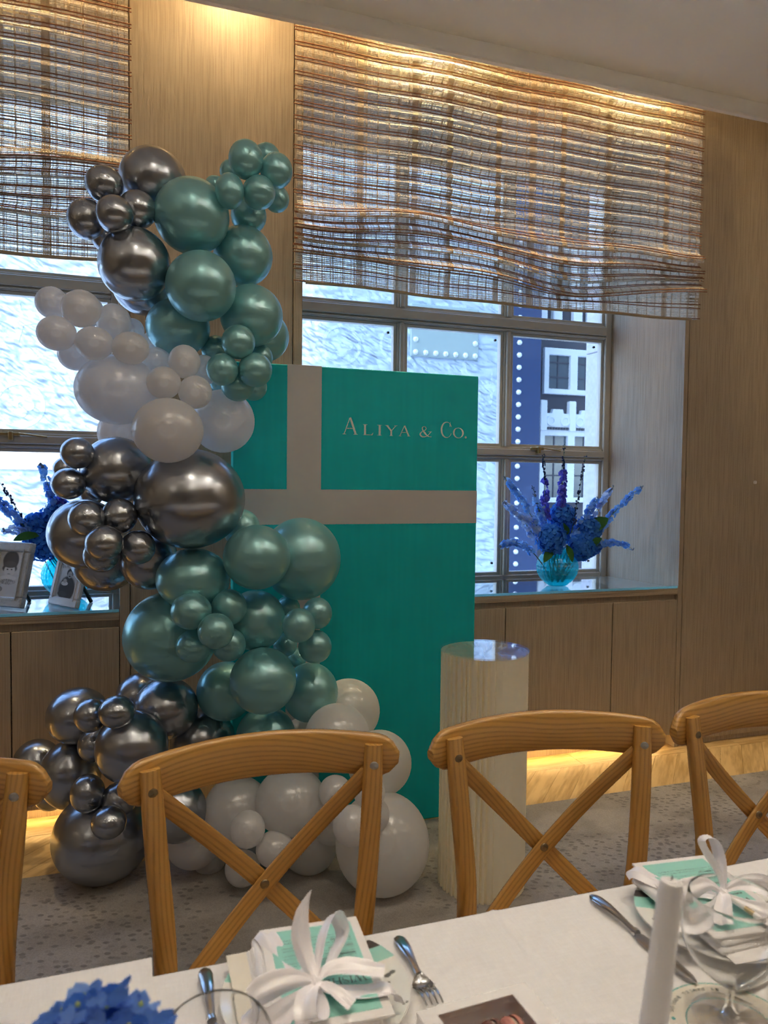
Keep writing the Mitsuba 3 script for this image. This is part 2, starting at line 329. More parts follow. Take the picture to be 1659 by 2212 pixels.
# windows
def window(idx, xa, xb, munts, latch_x, dots):
    w = 'window_%d' % idx
    lab(w, ('left' if idx == 1 else 'right') + ' steel framed window', kind='structure')
    y0, y1 = GY, GY + .07
    def bar(name, *a, bev=.004): return put(name, MB().box(*a, bev), 'm_metal', w)
    bar('frame', xb - .04, xb, y0, y1, SILL - .02, HEAD + .02); bar('frame', xa, xa + .04, y0, y1, SILL - .02, HEAD + .02)
    bar('frame', xa + .04, xb - .04, y0, y1, SILL - .02, .850); bar('frame', xa + .04, xb - .04, y0, y1, HEAD - .02, HEAD + .03)
    # transom and middle rail: stepped profiles
    for z0, z1 in ((2.172, 2.250), (1.485, 1.552)):
        put('rail', MB().box(xa + .04, xb - .04, y0 - .012, y1 - .01, z0 + .018, z1 - .012, .004).box(xa + .04, xb - .04, y0 + .008, y1, z0, z1, .003).box(xa + .04, xb - .04, y0 - .002, y0 + .02, z0 + .006, z0 + .012, .001), 'm_metal', w)
    zs = [(.850, 1.485), (1.552, 2.172), (2.250, HEAD)]
    xs = [xa + .04] + list(munts) + [xb - .04]
    for mx in munts:
        for z0, z1 in zs:
            put('muntin', MB().box(mx - .022, mx + .022, y0 + .012, y1 - .005, z0, z1, .003).box(mx - .010, mx + .010, y0 - .006, y0 + .02, z0, z1, .003), 'm_metal', w)
    for a, c in zip(xs[:-1], xs[1:]):
        a2 = a + (.022 if a in munts else 0); c2 = c - (.022 if c in munts else 0)
        for z0, z1 in zs:
            s = .016
            put('sash', MB().box(a2, a2 + s, y0 + .02, y1 - .01, z0, z1, .002).box(c2 - s, c2, y0 + .02, y1 - .01, z0, z1, .002).box(a2, c2, y0 + .02, y1 - .01, z0, z0 + s, .002).box(a2, c2, y0 + .02, y1 - .01, z1 - s, z1, .002), 'm_metal', w)
            v = np.array([[a2 + s, y0 + .04, z0 + s], [c2 - s, y0 + .04, z0 + s], [c2 - s, y0 + .04, z1 - s], [a2 + s, y0 + .04, z1 - s]])
            put('pane', MB().add(v, [[0, 1, 2, 3]]), 'm_glass', w)
    for dx, dz in dots:
        put('pane_stud', MB().tube([(dx, y0 + .039, dz), (dx, y0 + .030, dz)], .0065, 12), 'm_black', w)
    b = MB().box(latch_x - .05, latch_x + .03, y0 - .03, y0 - .008, 1.535, 1.552, .004).box(latch_x - .015, latch_x + .005, y0 - .04, y0 - .005, 1.515, 1.555, .004).tube([(latch_x + .02, y0 - .025, 1.548), (latch_x + .14, y0 - .018, 1.535)], .004, 8)
    put('latch', b, 'm_brass', w)
window(1, -2.03, -.063, (-1.357, -.715), -.51, [(-.115, 2.128), (-.115, .912), (-.77, 2.128), (-.77, .912)])
window(2, .70, 2.57, (1.301, 1.915), 2.10, [(1.237, 2.122), (1.851, 2.126), (2.473, 2.131), (1.852, .914), (2.468, .912), (1.24, .914)])

# cabinets under the windows, with a glass sheet on their tops
def cabinet(xa, xb, gaps, label, glabel):
    c = thing('cabinet', label, 'cabinet')
    put('worktop', MB().box(xa + .001, xb - .001, 0, .62, .794, SILL, .0015), 'm_lip', c)
    put('recess_board', MB().box(xa + .001, xb - .001, .022, .05, .762, .7945), 'm_veneer', c)
    put('body', MB().box(xa + .001, xb - .001, .024, .60, .07, .764), 'm_dark', c)
    e = [xa] + list(gaps) + [xb]
    for a, d in zip(e[:-1], e[1:]):
        put('door', MB().box(a + .0025, d - .0025, 0, .022, .066, .765, .0015), 'm_veneer', c)
    put('toe_board', MB().box(xa + .001, xb - .001, .085, .10, 0, .072), 'm_veneer', c)
    # warm strip light under the cabinet floor, behind the door line
    v = np.array([[xa + .06, .030, .060], [xb - .06, .030, .060], [xb - .06, .044, .060], [xa + .06, .044, .060]])
    key = put('light_strip', MB().add(v, [[0, 3, 2, 1]]), 'm_dark', c, label='warm strip light under the cabinet')
    scene[key]['emitter'] = {'type': 'area', 'radiance': C3(*(WARMER * STRIP_L))}
    g = thing('glass_sheet', glabel, 'glass')
    put('sheet', MB().box(xa + .003, xb - .003, .004, GY - .012, SILL + .0005, SILL + .0115), 'm_sillglass', g)
    put('painted_backing', MB().box(xa + .004, xb - .004, .005, GY - .013, SILL + .0001, SILL + .0004), 'm_pale', g)
    put('polished_edge', MB().box(xa + .003, xb - .003, -.0005, .0035, SILL + .0005, SILL + .0118, .0008), 'm_glassedge', g, label='bright aqua front edge')
cabinet(W1[0], W1[1], (-1.62, -1.05, -.452), 'long oak cabinet under the left window, partly behind the dark balloons', 'clear glass sheet on the cabinet below the left window')
cabinet(W2[0], W2[1], (1.10, 1.651, 2.245), 'long oak cabinet under the right window, behind the turquoise panel', 'clear glass sheet on the cabinet below the right window')

# ------------------------------------------------------------------ woven roman blinds
def blind(xa, xb, ztop, zfold, zbot, tapes, seed, label):
    """A fabric path hangs down, zigzags through the gathered folds and ends in a straight flap; threads are real ribbons with gaps."""
    rr = np.random.default_rng(seed)
    c = thing('roman_blind', label, 'roman blind')
    Y = -.080
    H = zfold - zbot
    ctl = [(Y, ztop), (Y, zfold + .004)]
    for q in range(4):
        zk = zfold - .062 * q
        ctl += [(Y - .022, zk - .004), (Y - .040, zk - .024), (Y - .038, zk - .040), (Y - .016, zk - .028), (Y - .002, zk - .018)]
        if q < 3: ctl += [(Y, zk - .054)]
    ctl += [(Y, zfold - .062 * 3 - .05), (Y - .004, zbot)]
    ctl = np.array(ctl); d = np.r_[0, np.cumsum(np.linalg.norm(np.diff(ctl, axis=0), axis=1))]
    S = d[-1]; sfold = d[1]; send = d[-2]
    ph = rr.uniform(0, 6, 8)
    def P(x, s):
        x, s = np.broadcast_arrays(np.asarray(x, float), np.asarray(s, float))
        y = np.interp(s, d, ctl[:, 0]); z = np.interp(s, d, ctl[:, 1])
        t = (x - xa) / (xb - xa)
        infold = np.clip((s - sfold) / .03, 0, 1) * np.clip((send + .05 - s) / .06, 0, 1)
        k = (s - sfold) * 9
        sag = .020 * np.sin(t * 7.2 + ph[0] + .35 * k) + .012 * np.sin(t * 12.5 + ph[1] - .5 * k) - .012 * np.sin(np.pi * t)
        z = z + infold * sag - .010 * np.sin(np.pi * np.clip(t, 0, 1)) * np.clip((s - sfold) / .05, 0, 1)
        y = y + infold * .010 * np.sin(t * 9 + ph[2] + k)
        # the cloth billows a little between the reed pairs; more under the lamps
        cell = .5 - .5 * np.cos(2 * np.pi * (s - .012) / .0585)
        amp = .005 + .020 * np.exp(-((t - .34) / .13) ** 2) + .017 * np.exp(-((t - .73) / .12) ** 2) if xb > 1 else .005 + .020 * np.exp(-((t - .78) / .14) ** 2)
        y = y - amp * cell * (s < sfold) * np.clip(s / .1, 0, 1) - .014 * np.sin(t * 5.3 + ph[3]) * np.clip(s / S, 0, 1) * np.sin(np.pi * t)
        z = z + .003 * np.sin(t * 21 + ph[4] + s * 3)
        return np.stack([x, y, z], -1)
    # weft
    xs = np.linspace(xa, xb, 54)
    m_ = MB(); s = .004
    while s < S - .004:
        w = rr.uniform(.0034, .0054); off = .0008 * np.cumsum(rr.normal(0, 1, len(xs))) * .25
        wob = 1 + .18 * rr.normal(0, 1, len(xs))
        A = P(xs, np.clip(s + off - w / 2 * wob, 0, S)); B = P(xs, np.clip(s + off + w / 2 * wob, 0, S))
        e = rr.normal(0, .0008, len(xs)); A[:, 1] += e; B[:, 1] += e
        m_.sheet(np.stack([A, B], 1)); s += w + rr.uniform(.0010, .0034)
    put('weft', m_, 'm_weave', c, kind='stuff', label='loosely woven flax weft threads')
    # warp
    ss = np.linspace(0, S, 150)
    m_ = MB(); x = xa + .006
    while x < xb - .004:
        jx = .0006 * np.cumsum(rr.normal(0, 1, len(ss))) * .5; w = rr.choice([.0010, .0016])
        A = P(x + jx, ss); A[:, 1] -= .0012; B = A + [w, 0, 0]
        m_.sheet(np.stack([A, B], 1)); x += rr.uniform(.007, .016)
    x = xa + .02
    while x < xb - .02:
        for q in range(3):
            A = P(x + q * .0022 + 0 * ss, ss); A[:, 1] -= .0014
            m_.sheet(np.stack([A, A + [.0015, 0, 0]], 1))
        x += rr.uniform(.040, .052)
    put('warp', m_, 'm_tape', c, kind='stuff', label='fine brown warp threads')
    for tx in tapes:
        m_ = MB()
        for q in range(7):
            A = P(tx - .013 + q * .0039 + 0 * ss, ss); A[:, 1] -= .0016
            m_.sheet(np.stack([A, A + [.0031, 0, 0]], 1))
        put('warp_band', m_, 'm_tape', c)
    # reeds in pairs
    xs = np.linspace(xa - .012, xb + .012, 40)
    s = .012
    while s < S:
        if True:
            for q in (-.0065, .0065):
                if 0 < s + q < S:
                    p = P(xs, s + q); p[:, 1] -= .0028
                    put('reed', MB().tube(p, .0021, 6), 'm_reed', c, smooth=True)
        s += .0585
    A = P(xs[1:-1], S - .011); B = P(xs[1:-1], S)
    put('hem', MB().sheet(np.stack([A - [0, .003, 0], A - [0, .007, .004], B - [0, .006, 0], B - [0, 0, .002], A + [0, .002, -.002]], 1)), 'm_tape', c)
blind(.622, 2.636, 3.36, 2.497, 2.165, (.89, 1.13, 1.29, 1.53, 1.70, 1.86, 2.10, 2.43), 5, 'wide woven flax roman blind with brown reeds, half lowered over the right window')
blind(-2.13, -.022, 3.36, 2.535, 2.172, (-1.9, -1.62, -1.36, -1.18, -.93, -.62, -.305), 11, 'woven flax roman blind at the left window, behind the topmost chrome balloons')

# ------------------------------------------------------------------ outside: trunk-like facade, dark building, stone pilaster
FY = 12.0
f = thing('facade', 'pale blue shop front across the street, embossed like leather, with rivets', 'building')
def leather(p, n, uv):
    a = fbm(p.x * 1.3, 4.0, p.z * 1.3, 2)
    w = noise(p.x * 4.6 + 2. * a, 2.0, p.z * 9.5 + p.x * 4.5 + 4. * a)
    w2 = noise(p.x * 10., 5.0, p.z * 18. + p.x * 9.)
    return .65 * w + .35 * w2
scene['m_leather'] = {'type': 'twosided', 'b': bump(prin((.50, .63, .75), .55, specular=.3), leather, .17, 1e-2)}
scene['m_emboss'] = {'type': 'twosided', 'b': bump(prin((.56, .685, .80), .5, specular=.3), leather, .12, 1e-2)}
mat('m_navy', prin((.018, .045, .13), .5, specular=.4))
mat('m_slate', prin((.062, .072, .098), .7, specular=.2))
mat('m_stone', prin(proc(lambda p, n, uv: mix((.60, .60, .64), (.48, .48, .53), fbm(p.x * 40., p.y * 40, p.z * 40, 2))), .8))
mat('m_white_trim', prin((.62, .70, .76), .6))
mat('m_label', prin((.30, .40, .40), .6))
mat('m_rivet', prin((.75, .80, .84), .3, metallic=.3))
mat('m_facade_cream', prin((.80, .72, .55), .6))
mat('m_farpane', prin((.05, .08, .11), .15, specular=.8))
put('leather_wall', MB().box(-14, 8.06, FY, FY + .6, -6, 8.6), 'm_leather', f)
put('corner_band', MB().box(8.03, 8.78, FY - .10, FY + .42, -6, 8.75, .02), 'm_navy', f, label='navy corner band of the trunk front')
def rivet(x, z, y): put('rivet', MB().tube([(x, y, z), (x, y - .035, z), (x, y - .05, z)], [.062, .055, .02], 10), 'm_rivet', f, smooth=True)
for z in np.arange(-1.6, 7.0, .278): rivet(8.21, z, FY - .10)
put('label_plate', MB().box(5.61, 7.22, FY - .07, FY, 4.06, 5.19, .02), 'm_label', f, label='grey green riveted label plate')
for x in np.linspace(5.72, 7.13, 7): rivet(x, 4.15, FY - .07)
for z in (4.42, 4.72, 5.05): rivet(5.72, z, FY - .07); rivet(7.13, z, FY - .07)
put('cream_band', MB().box(-14, 3.0, FY - .05, FY, 1.50, 1.88, .01), 'm_facade_cream', f, label='cream band low on the facade')
import shapely.geometry as sg, shapely.affinity as sa
from shapely.ops import unary_union
def flower(r):
    pet = [sg.Point(r * .5 * math.cos(a), r * .5 * math.sin(a)).buffer(r * .42) for a in (0, math.pi / 2, math.pi, 1.5 * math.pi)]
    return unary_union(pet).difference(sg.Point(0, 0).buffer(r * .16))
def star(r):
    pts = []
    for k in range(8):
        a = k * math.pi / 4; q = r if k % 2 == 0 else r * .30
        pts.append((q * math.sin(a), q * math.cos(a)))
    return sg.Polygon(pts)
def ring(r, w): return sg.Point(0, 0).buffer(r).difference(sg.Point(0, 0).buffer(r - w))
ems = []
for i, (x, z, k) in enumerate([(-2.0, 2.69, 'c'), (-2.02, 4.22, 's'), (-1.05, 3.45, 'f'), (-.45, 2.2, 's'), (-3.6, 3.4, 'f'), (4.1, 4.2, 'c'), (5.35, 4.3, 'c'), (7.59, 3.48, 'r'), (6.9, 3.7, 's'), (7.5, 1.5, 'r'), (7.6, 5.6, 'r'), (6.0, 6.5, 'c'), (4.3, 5.6, 's'), (.9, 4.4, 'c'), (6.5, 2.3, 'f')]):
    s_ = {'c': unary_union([ring(.42, .06), flower(.26)]), 's': star(.40), 'f': flower(.38), 'r': sa.scale(star(.33), .62, 1.25)}[k]
    put('emblem', MB().prism(sa.translate(s_, x, z), FY - .008, FY + .01), 'm_emboss', f)
# dark building further right
g = thing('dark_building', 'slate dark building with white framed windows beyond the shop front', 'building')
BY = 12.5
put('wall', MB().box(8.6, 30, BY, BY + .5, -6, 10.5), 'm_slate', g)
put('buttress', MB().box(8.80, 9.20, BY - .02, BY, -6, 10.5), 'm_slate', g)
def farwin(x, z0, z1, w):
    fr = put('window', MB().box(x, x + w, BY - .12, BY, z0, z0 + .12, .01).box(x, x + w, BY - .12, BY, z1 - .16, z1, .01).box(x, x + .13, BY - .12, BY, z0, z1, .01).box(x + w / 2 - .10, x + w / 2 + .10, BY - .12, BY, z0, z1, .01).box(x + w - .13, x + w, BY - .12, BY, z0, z1, .01), 'm_white_trim', g)
    put('pane', MB().box(x + .13, x + w / 2 - .1, BY - .03, BY - .01, z0 + .12, z1 - .16), 'm_farpane', fr)
    put('pane', MB().box(x + w / 2 + .1, x + w - .13, BY - .03, BY - .01, z0 + .12, z1 - .16), 'm_farpane', fr)
    for xc in (x + .13, x + w / 2 + .1):
        w2 = w / 2 - .23
        put('glazing_bar', MB().box(xc + w2 * .45, xc + w2 * .45 + .03, BY - .045, BY - .02, z0 + .12, z1 - .16).box(xc, xc + w2, BY - .045, BY - .02, z0 + (z1 - z0) * .36, z0 + (z1 - z0) * .36 + .03).box(xc, xc + w2, BY - .045, BY - .02, z0 + (z1 - z0) * .68, z0 + (z1 - z0) * .68 + .03), 'm_slate', fr)
farwin(9.15, 3.48, 4.56, 1.62); farwin(9.07, .9, 2.65, 1.70); farwin(11.4, 3.48, 4.56, 1.62); farwin(11.4, .9, 2.65, 1.70); farwin(9.15, 5.6, 7.0, 1.62)
for x0 in (9.07, 11.4):
    for x1 in (x0 - .02, x0 + .77):
        put('ornament_post', MB().box(x1, x1 + .18, BY - .16, BY, 2.6, 3.32, .015), 'm_white_trim', g)
    for x1 in (x0 + .16, x0 + .95):
        put('ornament_crest', MB().prism(sg.Polygon([(x1, 2.62), (x1 + .62, 2.62), (x1 + .62, 3.02), (x1 + .47, 3.02), (x1 + .44, 3.12), (x1 + .18, 3.12), (x1 + .15, 3.02), (x1, 3.02)]), BY - .12, BY).prism(sa.translate(ring(.12, .04), x1 + .12, 2.84), BY - .15, BY).prism(sa.translate(ring(.12, .04), x1 + .50, 2.84), BY - .15, BY), 'm_white_trim', g)
        for q in range(8): put('dentil', MB().box(x1 + .02 + q * .075, x1 + .06 + q * .075, BY - .17, BY - .12, 2.63, 2.69), 'm_slate', g)
for x1 in (8.95, 9.35, 9.9, 10.3, 10.7): put('bracket', MB().box(x1, x1 + .24, BY - .16, BY, 5.2, 5.75, .02).box(x1 + .04, x1 + .20, BY - .18, BY, 5.08, 5.22, .01), 'm_white_trim', g)
st = thing('stone_pilaster', 'pale stone pilaster just outside the right edge of the right window', 'pilaster')
for i, z in enumerate(np.arange(-2, 7, 1.05)): put('stone_block', MB().box(2.80, 3.25, .70, 1.12, z, z + 1.046, .004), 'm_stone', st)
# our own building's upper storeys shade the right part of the street front
put('street', MB().box(-30, 40, 1.2, 30, -6.2, -6.0), 'm_stone', label='street below the windows', kind='structure')
ang = SUN[0] / SUN[1]
xe = 3.70 + (FY - 1.0) * (SUN[0] / -SUN[1]) * -1
put('upper_storeys', MB().box(3.70 - (FY + .2) * (-SUN[0] / -SUN[1]) * 1.0, 40, -9, -.2, 3.9, 30), 'm_wall', label='upper storeys of the house over the dining room', kind='structure')

# ------------------------------------------------------------------ balloon garland
# x, y, z, half width, half height, colour (G chrome, T teal, W white), cluster, layer
BALLOONS = '''
0.055 -0.559 2.315 0.106 0.103 G a 1
-0.088 -0.660 2.246 0.056 0.055 G a 2
-0.139 -0.660 2.136 0.056 0.060 G a 2
-0.057 -0.746 2.132 0.054 0.054 G a 3
0.008 -0.664 2.181 0.057 0.058 G a 2
-0.090 -0.490 2.137 0.045 0.045 G a 0
-0.001 -0.669 2.013 0.108 0.111 G a 2
0.030 -0.475 2.003 0.105 0.102 G a 0
0.170 -0.662 2.182 0.116 0.116 T b 2
0.192 -0.740 1.947 0.106 0.106 T b 3
0.326 -0.748 2.345 0.053 0.059 T c 3
0.418 -0.580 2.433 0.046 0.046 T c 1
0.424 -0.732 2.331 0.051 0.054 T c 3
0.276 -0.755 2.240 0.044 0.054 T c 3
0.368 -0.740 2.253 0.051 0.052 T c 3
0.453 -0.580 2.300 0.042 0.044 T c 1
0.298 -0.580 2.370 0.034 0.037 T c 1
0.249 -0.580 2.316 0.033 0.033 T c 1
0.361 -0.569 2.237 0.059 0.059 T c 1
0.340 -0.591 2.096 0.097 0.098 T b 1
0.362 -0.634 1.893 0.102 0.100 T b 1
0.431 -0.484 1.857 0.084 0.086 T b 0
0.133 -0.578 1.849 0.102 0.093 T b 1
0.305 -0.747 1.784 0.052 0.053 T d 3
0.256 -0.564 1.783 0.048 0.051 T d 1
0.257 -0.740 1.697 0.049 0.050 T d 3
0.359 -0.739 1.702 0.053 0.054 T d 3
0.401 -0.580 1.768 0.041 0.044 T d 1
0.315 -0.660 1.661 0.054 0.052 T d 2
0.390 -0.490 1.679 0.048 0.048 T d 0
0.276 -0.490 1.686 0.035 0.035 T d 0
-0.236 -0.660 1.878 0.047 0.047 W e 2
-0.150 -0.740 1.850 0.056 0.054 W e 3
-0.140 -0.580 1.878 0.048 0.049 W e 1
-0.216 -0.740 1.774 0.055 0.050 W e 3
-0.062 -0.660 1.832 0.052 0.058 W e 2
-0.115 -0.740 1.752 0.055 0.049 W e 3
-0.013 -0.749 1.743 0.054 0.048 W e 3
-0.175 -0.580 1.740 0.055 0.049 W e 1
-0.008 -0.497 1.842 0.038 0.041 W e 0
0.049 -0.483 1.813 0.031 0.031 W e 0
-0.052 -0.651 1.629 0.126 0.107 W f 2
0.065 -0.582 1.732 0.048 0.048 W g 1
0.143 -0.736 1.715 0.048 0.051 W g 3
0.082 -0.745 1.646 0.051 0.049 W g 3
0.175 -0.740 1.623 0.051 0.051 W g 3
0.213 -0.596 1.712 0.045 0.050 W g 1
0.092 -0.801 1.499 0.103 0.096 W f 3
0.277 -0.573 1.550 0.105 0.105 W f 1
-0.040 -0.490 1.506 0.080 0.080 W f 0
-0.166 -0.689 1.430 0.049 0.047 G h 2
-0.193 -0.660 1.337 0.051 0.048 G h 2
-0.217 -0.490 1.384 0.037 0.037 G h 0
-0.056 -0.613 1.381 0.110 0.105 G i 2
0.163 -0.698 1.294 0.170 0.157 G i 3
-0.153 -0.596 1.180 0.111 0.109 G i 1
-0.137 -0.757 1.236 0.052 0.053 G h 3
-0.046 -0.723 1.242 0.053 0.053 G h 3
-0.086 -0.824 1.169 0.053 0.051 G h 4
0.007 -0.740 1.147 0.052 0.052 G h 3
-0.097 -0.736 1.128 0.054 0.054 G h 3
-0.097 -0.426 1.082 0.112 0.110 G i 0
0.042 -0.554 1.088 0.094 0.097 G i 1
-0.136 -0.490 1.303 0.038 0.038 G h 0
0.174 -0.669 1.037 0.116 0.098 T j 2
0.362 -0.769 1.112 0.105 0.102 T j 3
0.534 -0.632 1.089 0.134 0.140 T j 2
0.340 -0.580 1.190 0.062 0.066 T j 1
0.109 -0.564 0.834 0.152 0.149 T j 1
0.160 -0.790 0.954 0.061 0.056 T k 3
0.279 -0.743 0.953 0.056 0.057 T k 3
0.228 -0.846 0.900 0.054 0.054 T k 4
0.170 -0.742 0.835 0.055 0.051 T k 3
0.279 -0.740 0.833 0.053 0.053 T k 3
0.376 -0.656 0.891 0.098 0.100 T j 2
0.487 -0.820 0.899 0.052 0.054 T l 4
0.565 -0.740 0.920 0.049 0.052 T l 3
0.499 -0.580 0.914 0.042 0.042 T l 1
0.558 -0.740 0.810 0.055 0.055 T l 3
0.490 -0.580 0.786 0.042 0.042 T l 1
0.552 -0.490 0.717 0.035 0.035 T l 0
0.388 -0.740 0.710 0.106 0.106 T m 3
0.571 -0.619 0.623 0.096 0.102 T m 1
0.296 -0.500 0.617 0.099 0.102 T m 0
0.423 -0.590 0.472 0.102 0.103 T m 1
-0.191 -0.364 0.533 0.104 0.096 G n 1
-0.140 -0.568 0.591 0.051 0.054 G o 3
-0.057 -0.681 0.630 0.055 0.050 G o 3
0.013 -0.344 0.577 0.083 0.083 G n 0
0.096 -0.492 0.572 0.108 0.103 G n 1
0.224 -0.439 0.428 0.113 0.115 G n 1
-0.013 -0.632 0.497 0.113 0.114 G n 3
-0.133 -0.473 0.462 0.054 0.057 G o 2
-0.339 -0.214 0.325 0.083 0.087 G n 0
-0.218 -0.347 0.323 0.103 0.118 G n 1
-0.149 -0.567 0.337 0.054 0.061 G o 3
-0.052 -0.576 0.310 0.057 0.054 G o 3
-0.082 -0.661 0.275 0.054 0.050 G o 4
-0.109 -0.489 0.154 0.160 0.149 G n 1
-0.010 -0.354 0.158 0.041 0.041 G o 1
0.065 -0.298 0.125 0.075 0.082 G n 1
0.127 -0.631 0.270 0.094 0.100 G n 1
-0.296 -0.188 0.200 0.061 0.061 G n 0
0.321 -0.626 0.242 0.112 0.114 W p 1
0.482 -0.732 0.299 0.116 0.108 W p 2
0.332 -0.801 0.258 0.054 0.057 W q 4
0.415 -0.812 0.187 0.059 0.056 W q 3
0.328 -0.714 0.089 0.057 0.057 W q 3
0.313 -0.572 0.103 0.054 0.057 W q 1
0.184 -0.554 0.133 0.095 0.098 W p 0
0.240 -0.516 0.048 0.061 0.064 W q 0
0.569 -0.629 0.094 0.098 0.100 W p 1
0.606 -0.834 0.356 0.053 0.053 W r 3
0.622 -0.974 0.307 0.058 0.061 W r 4
0.686 -0.945 0.390 0.049 0.052 W r 3
0.707 -0.919 0.305 0.052 0.055 W r 3
0.772 -0.823 0.159 0.155 0.164 W p 2
0.793 -0.720 0.388 0.110 0.110 W p 1
0.630 -0.763 0.511 0.107 0.107 W p 2
0.728 -0.551 0.525 0.114 0.114 W p 0
0.558 -0.535 0.452 0.056 0.056 W p 0
0.625 -0.706 0.183 0.060 0.060 W r 1
'''
PHRASE = dict(a='in the dark cluster at the top left', b='in the tall teal column at the top', c='in the teal sprig reaching up top right',
              d='in the bunch over the panel corner', e='in the sprig before the left window', f='in the white band above the chrome',
              g='in the bunch below the teal column', h='in the bunch before the left flowers', i='in the chrome middle beside the panel ribbon',
              j='in the teal middle before the panel', k='in the bunch on the middle teal balloons', l='in the bunch against the turquoise panel',
              m='in the lowest teal row', n='in the dark chrome base by the cabinet', o='in the bunch at the dark base',
              p='in the white base by the panel', q='in the bunch behind the nearest chair', r='in the bunch on the largest white balloon')
CLUSTER = {'G': 'dark chrome', 'T': 'sage teal', 'W': 'pearly white'}
def balloon_mesh(seed, big):
    q = np.random.default_rng(seed); nu, nv = (40, 56) if big else (24, 36)
    th = np.linspace(0, np.pi, nu); ph = np.linspace(0, 2 * np.pi, nv + 1)
    t, p = np.meshgrid(th, ph, indexing='ij')
    # local z is the knot axis: a touch fuller at the far end, drawn out to the knot
    r = 1 + .045 * np.exp(-((np.pi - t) / .5) ** 2)
    x, y, z = np.sin(t) * np.cos(p) * r, np.sin(t) * np.sin(p) * r, np.cos(t) * r
    V = np.stack([x, y, z], -1)
    d = np.array([q.uniform(-.25, .25), 1, q.uniform(-.3, .3)]); d /= np.linalg.norm(d)     # knots face into the garland, away from the room
    zc = -d; xc = np.cross([0, 0, 1.0], zc); xc /= np.linalg.norm(xc); yc = np.cross(zc, xc)
    return V @ np.stack([xc, yc, zc])
rows = [l.split() for l in BALLOONS.strip().splitlines()]
def size_of(r): return 'small' if r < .062 else 'medium' if r < .098 else 'large'
meta = []
for r_ in rows:
    x, y, z, rx, rz = map(float, r_[:5]); meta.append((x, y, z, rx, rz, r_[5], r_[6], int(r_[7]), size_of(math.sqrt(rx * rz))))
ORD = ['highest', 'second highest', 'third highest', 'fourth highest', 'fifth highest', 'sixth highest', 'seventh highest', 'eighth highest', 'ninth highest', 'tenth highest']
NUM = ['', '', 'two', 'three', 'four', 'five', 'six', 'seven', 'eight', 'nine', 'ten', 'eleven']
for i, (x, y, z, rx, rz, k, cl, ly, sz) in enumerate(meta):
    same = sorted([m_ for m_ in meta if (m_[5], m_[6], m_[8]) == (k, cl, sz)], key=lambda m_: -m_[2])
    pos = same.index(meta[i])
    lb = '%s %s balloon' % (sz, CLUSTER[k])
    if len(same) > 1: lb += ', %s of %s' % (ORD[pos] if pos < len(same) - 1 else 'lowest', NUM[len(same)])
    lb += ' ' + PHRASE[cl]
    key = thing('balloon', lb, 'balloon', 'balloons of the garland')
    V = balloon_mesh(i, rx > .06)
    sx = rx / 1.0; P = V * np.array([sx, sx, rz]) + np.array([x, y, z])
    mb = MB().sheet(P[:, ::-1])
    scene[key] = mikit.ply(mb.mesh(), {'G': 'm_chrome', 'T': 'm_teal', 'W': 'm_white'}[k], smooth=True)

# ------------------------------------------------------------------ turquoise backdrop panel with ribbon bands and lettering
BX0, BX1, BF, BT = .334, 1.3065, -.383, 1.781
p = thing('backdrop_panel', 'tall turquoise gift box backdrop panel with white ribbon cross behind the balloons', 'backdrop')
put('board', MB().box(BX0, BX1, BF, BF + .06, 0, BT, .003), 'm_turq', p)
put('ribbon_band', MB().box(.531, .661, BF - .0012, BF + .062, .0, BT + .0012, .0005), 'm_ribbonband', p, label='pale vertical ribbon band')
put('ribbon_band', MB().box(BX0, BX1, BF - .0010, BF, 1.191, 1.322, .0004), 'm_ribbonband', p, label='pale horizontal ribbon band')
